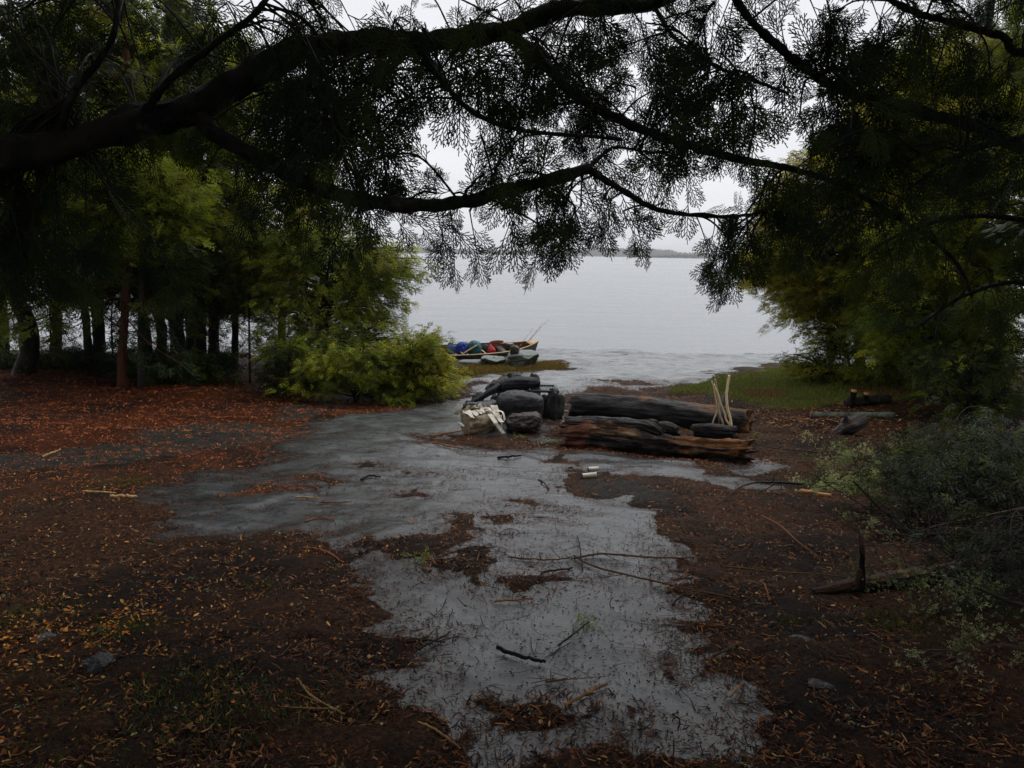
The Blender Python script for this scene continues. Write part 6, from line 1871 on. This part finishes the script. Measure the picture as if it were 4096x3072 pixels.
# ================================================================== STICKS LYING ON ROCK AND SOIL
def stick(label, l, wd_, colr, lift=0., twigs=0, name='stick', cat='stick', endc=None, group=None):
    pts = np.array([Gd(x, y) for x, y in l]); d = pts[:, 1].mean(); r_ = max(wd_ * .5 * S * d / FPX, .003)
    n = 24
    q = smoothline(pts, n); q[:, 2] = H(q[:, 0], q[:, 1]) + r_ + .006 + lift * np.sin(np.linspace(0, np.pi, n))
    q += np.random.default_rng(len(label)).normal(0, r_ * .22, q.shape)
    V, Fq = tube(q, np.linspace(r_ * 1.05, r_ * .75, n), 8, .18, len(label)); C_ = np.tile(colr, (len(V), 1)).astype(float)
    C_ *= (1 + .35 * fbm(V[:, 0] * 30, V[:, 1] * 30, octs=3, seed=5))[:, None]
    if endc is not None: C_[:8 * 2] = endc; C_[-2] = endc
    parts = [(V, Fq)]; Cs = [C_]; rg = np.random.default_rng(len(label) + int(l[0][0]))
    for _ in range(twigs):
        k_ = rg.integers(3, n - 2); e = q[k_] + np.array([rg.normal(0, .12), rg.normal(0, .12), 0]); e[2] = float(H(e[0], e[1])) + rg.uniform(.004, .05)
        v, f = tube(smoothline(np.array([q[k_], e]), 4), [r_ * .5, r_ * .4, r_ * .35, r_ * .2], 5); parts.append((v, f)); Cs.append(np.tile(colr, (len(v), 1)))
    V, Fq = join(parts)
    return tag(mesh_np(name, V, Fq, M['litter'], col=np.vstack(Cs), smooth=True), label, cat, group)
TAN, BRN, RED, BLK = (.34, .19, .08), (.11, .05, .026), (.20, .075, .028), (.014, .012, .011)
SK = [('tan knobbly stick on dark soil at the lower left', [(642, 1472), (662, 1500), (690, 1522), (745, 1549)], 6, TAN, 2),
      ('short tan stick standing out on soil, right of the knobbly one', [(835, 1520), (822, 1538), (805, 1562)], 5, TAN, 0),
      ('tan stick with a bend at the bottom edge of the rock', [(883, 1562), (930, 1578), (962, 1600), (993, 1623)], 7, TAN, 0),
      ('thick black stick with a pale cut end on the near rock', [(1074, 1406), (1110, 1422), (1150, 1432), (1180, 1437)], 10, BLK, 0),
      ('brown stick half stripped to tan, lower middle of the rock', [(1220, 1529), (1262, 1508), (1290, 1494), (1312, 1484)], 8, (.24, .12, .05), 0),
      ('brown curved stick where soil meets rock on the left', [(655, 1188), (700, 1196), (725, 1210), (742, 1221)], 6, RED, 0),
      ('straight reddish stick lying level on the middle rock', [(1068, 1304), (1110, 1302), (1152, 1298)], 5, RED, 0),
      ('long thin twig lying level above the forked branch', [(1098, 1207), (1140, 1212), (1190, 1214), (1232, 1207)], 4, BRN, 3),
      ('dark stubby stick pointing to the forked branch', [(1168, 1243), (1200, 1238), (1236, 1231)], 6, (.06, .03, .02), 0),
      ('black curved twig at the soil edge left of the rock', [(832, 1413), (870, 1396), (920, 1389), (960, 1392)], 5, BLK, 1),
      ('black straight twig beside the black curved one', [(905, 1408), (935, 1393), (968, 1374)], 5, BLK, 0),
      ('thin black twig high on the rock pointing at the birch billets', [(1164, 1039), (1176, 1048), (1186, 1060)], 4, (.07, .04, .03), 0),
      ('small dark twig on the rock below the birch chunk', [(1075, 992), (1100, 991), (1125, 988)], 5, BLK, 2),
      ('small brown twig far left on the rock', [(638, 1078), (662, 1078), (690, 1081)], 4, (.36, .21, .09), 0),
      ('brown stick along the soil edge, mid left of the rock', [(660, 1130), (690, 1122), (722, 1128)], 4, RED, 0),
      ('rust brown twig lying on the rock left of the islands', [(690, 1088), (730, 1090), (760, 1087)], 4, RED, 0),
      ('short brown stick in front of the thick black one, to the right', [(1178, 1479), (1200, 1477), (1226, 1471)], 5, BRN, 2),
      ('dark twig slanting on the rock near the right soil edge', [(1452, 1312), (1466, 1298), (1480, 1288)], 5, BLK, 0),
      ('tan stick in the needles at the lower right', [(1576, 1512), (1592, 1495), (1605, 1480)], 6, (.22, .12, .05), 0),
      ('dark stick on soil at the right of the lower rock', [(1540, 1424), (1570, 1412), (1600, 1396)], 7, (.045, .03, .02), 0),
      ('reddish stick poking out of the soil right of the rock', [(1646, 1260), (1654, 1275), (1662, 1302)], 5, RED, 0),
      ('pale thin stick at the foot of the fallen brown log', [(1760, 1345), (1772, 1352), (1790, 1368)], 4, TAN, 0),
      ('tan stick lying far left on the dark bare patch', [(92, 990), (108, 984), (130, 974)], 5, TAN, 0),
      ('pale wood chip in needles left of the rock, larger one', [(240, 1078), (270, 1078), (296, 1079)], 8, (.50, .33, .15), 0),
      ('pale wood chip above the larger one, with orange tint', [(180, 1066), (215, 1068), (250, 1070)], 6, (.42, .24, .09), 0),
      ('black twig on rock between the islands of needles', [(780, 1040), (800, 1032), (822, 1034)], 5, BLK, 1),
      ('rusty twig lying just below the birch chunk', [(930, 945), (970, 938), (1000, 932)], 4, RED, 1),
      ('red-brown twig left of the birch chunk, pointing down', [(935, 958), (965, 966), (1000, 972)], 4, RED, 2)]
for lab, l, wd_, c_, tw_ in SK:
    stick(lab, l, wd_, c_, .004, tw_)
stick('thin forked branch lying over the right half of the rock', [(1240, 1205), (1300, 1238), (1390, 1262), (1480, 1280), (1600, 1302)], 5, BRN, .02, 5, 'fallen_branch', 'branch')
stick('thin branch curving right from the forked one', [(1240, 1210), (1300, 1205), (1360, 1212), (1430, 1214), (1500, 1208)], 5, BRN, .02, 4, 'fallen_branch', 'branch')
stick('bare twig rising from the fork on the rock', [(1258, 1236), (1252, 1200), (1246, 1160)], 3, BLK, .05, 2, 'fallen_branch', 'branch')
stick('sprig of green lichen on a black twig, lower rock', [(1205, 1400), (1235, 1385), (1262, 1362), (1272, 1348)], 5, (.03, .035, .02), .02, 4, 'lichened_twig', 'twig')
for (x, y, n_, lab) in [(1270, 1350, 26, 'bright green lichen tuft on the near rock'), (912, 1210, 40, 'yellow-green lichen clump on the island of needles'), (1197, 957, 40, 'pale green leaf of lichen left of the rotten log'), (1120, 945, 30, 'yellow-green lichen scrap below the fire ring stone')]:
    g = Gd(x, y); sp = Sprays(); R = .03 + .004 * g[1]
    for i in range(n_): sp.add(g + rr3.normal(0, 1, 3) * [R, R, .006] + [0, 0, .015], rr3.normal(0, 1, 3) * [1, 1, .4], [0, 0, 1.] + rr3.normal(0, .5, 3), rr3.uniform(.06, .14), pick(rr3, [(.26, .30, .08), (.20, .26, .08)]))
    V, Fq, Cc = sp.bake(LOW, rr3); tag(mesh_np('lichen_tuft', V, Fq, M['lichen'], col=Cc), lab, 'lichen')
# wood chips round the wood pile and rot crumbs under the logs
r = np.random.default_rng(99)
c0 = Gd(1700, 905); n = 900
pts = np.stack([r.normal(c0[0] + .3, .75, n), r.normal(c0[1] - .1, .75, n)], -1)
v, f, c = pieces(pts, r.uniform(.03, .12, n), r.uniform(.010, .026, n), palette(n, r, [(.34, .16, .06), (.24, .10, .04), (.42, .24, .11), (.14, .06, .03)]), r, .03, .25, 'leaf')
tag(mesh_np('wood_chips', v, f, M['litter'], col=c), 'orange wood chips strewn before the log pile', 'wood chips', kind='stuff')
pts = []
for q, r_ in zip(main, rad): pts.append(np.stack([r.normal(q[0], .22, 130), r.normal(q[1] - r_ * .9, .10, 130)], -1))
pts = np.vstack(pts); n = len(pts)
v, f, c = pieces(pts, r.uniform(.012, .05, n), r.uniform(.006, .02, n), palette(n, r, [(.30, .08, .02), (.18, .06, .02), (.10, .04, .02)]), r, .02, .4, 'leaf')
tag(mesh_np('rotten_wood_crumbs', v, f, M['litter'], col=c), 'orange crumbs of rotten wood under the front log', 'wood crumbs', kind='stuff')
# trailing lake haze
hz = NT('air'); pv = hz.n('ShaderNodeVolumePrincipled'); pv.inputs['Color'].default_value = (.95, .97, 1, 1); pv.inputs['Density'].default_value = .00018
hz.l(pv.outputs[0], hz.out.inputs['Volume'])
V, Fq = boxv((0, 1700, 22), 7000, 3600, 57)
tag(mesh_np('haze', V, Fq, hz.m), kind='stuff', label='thin rain haze over the lake', cat='haze')
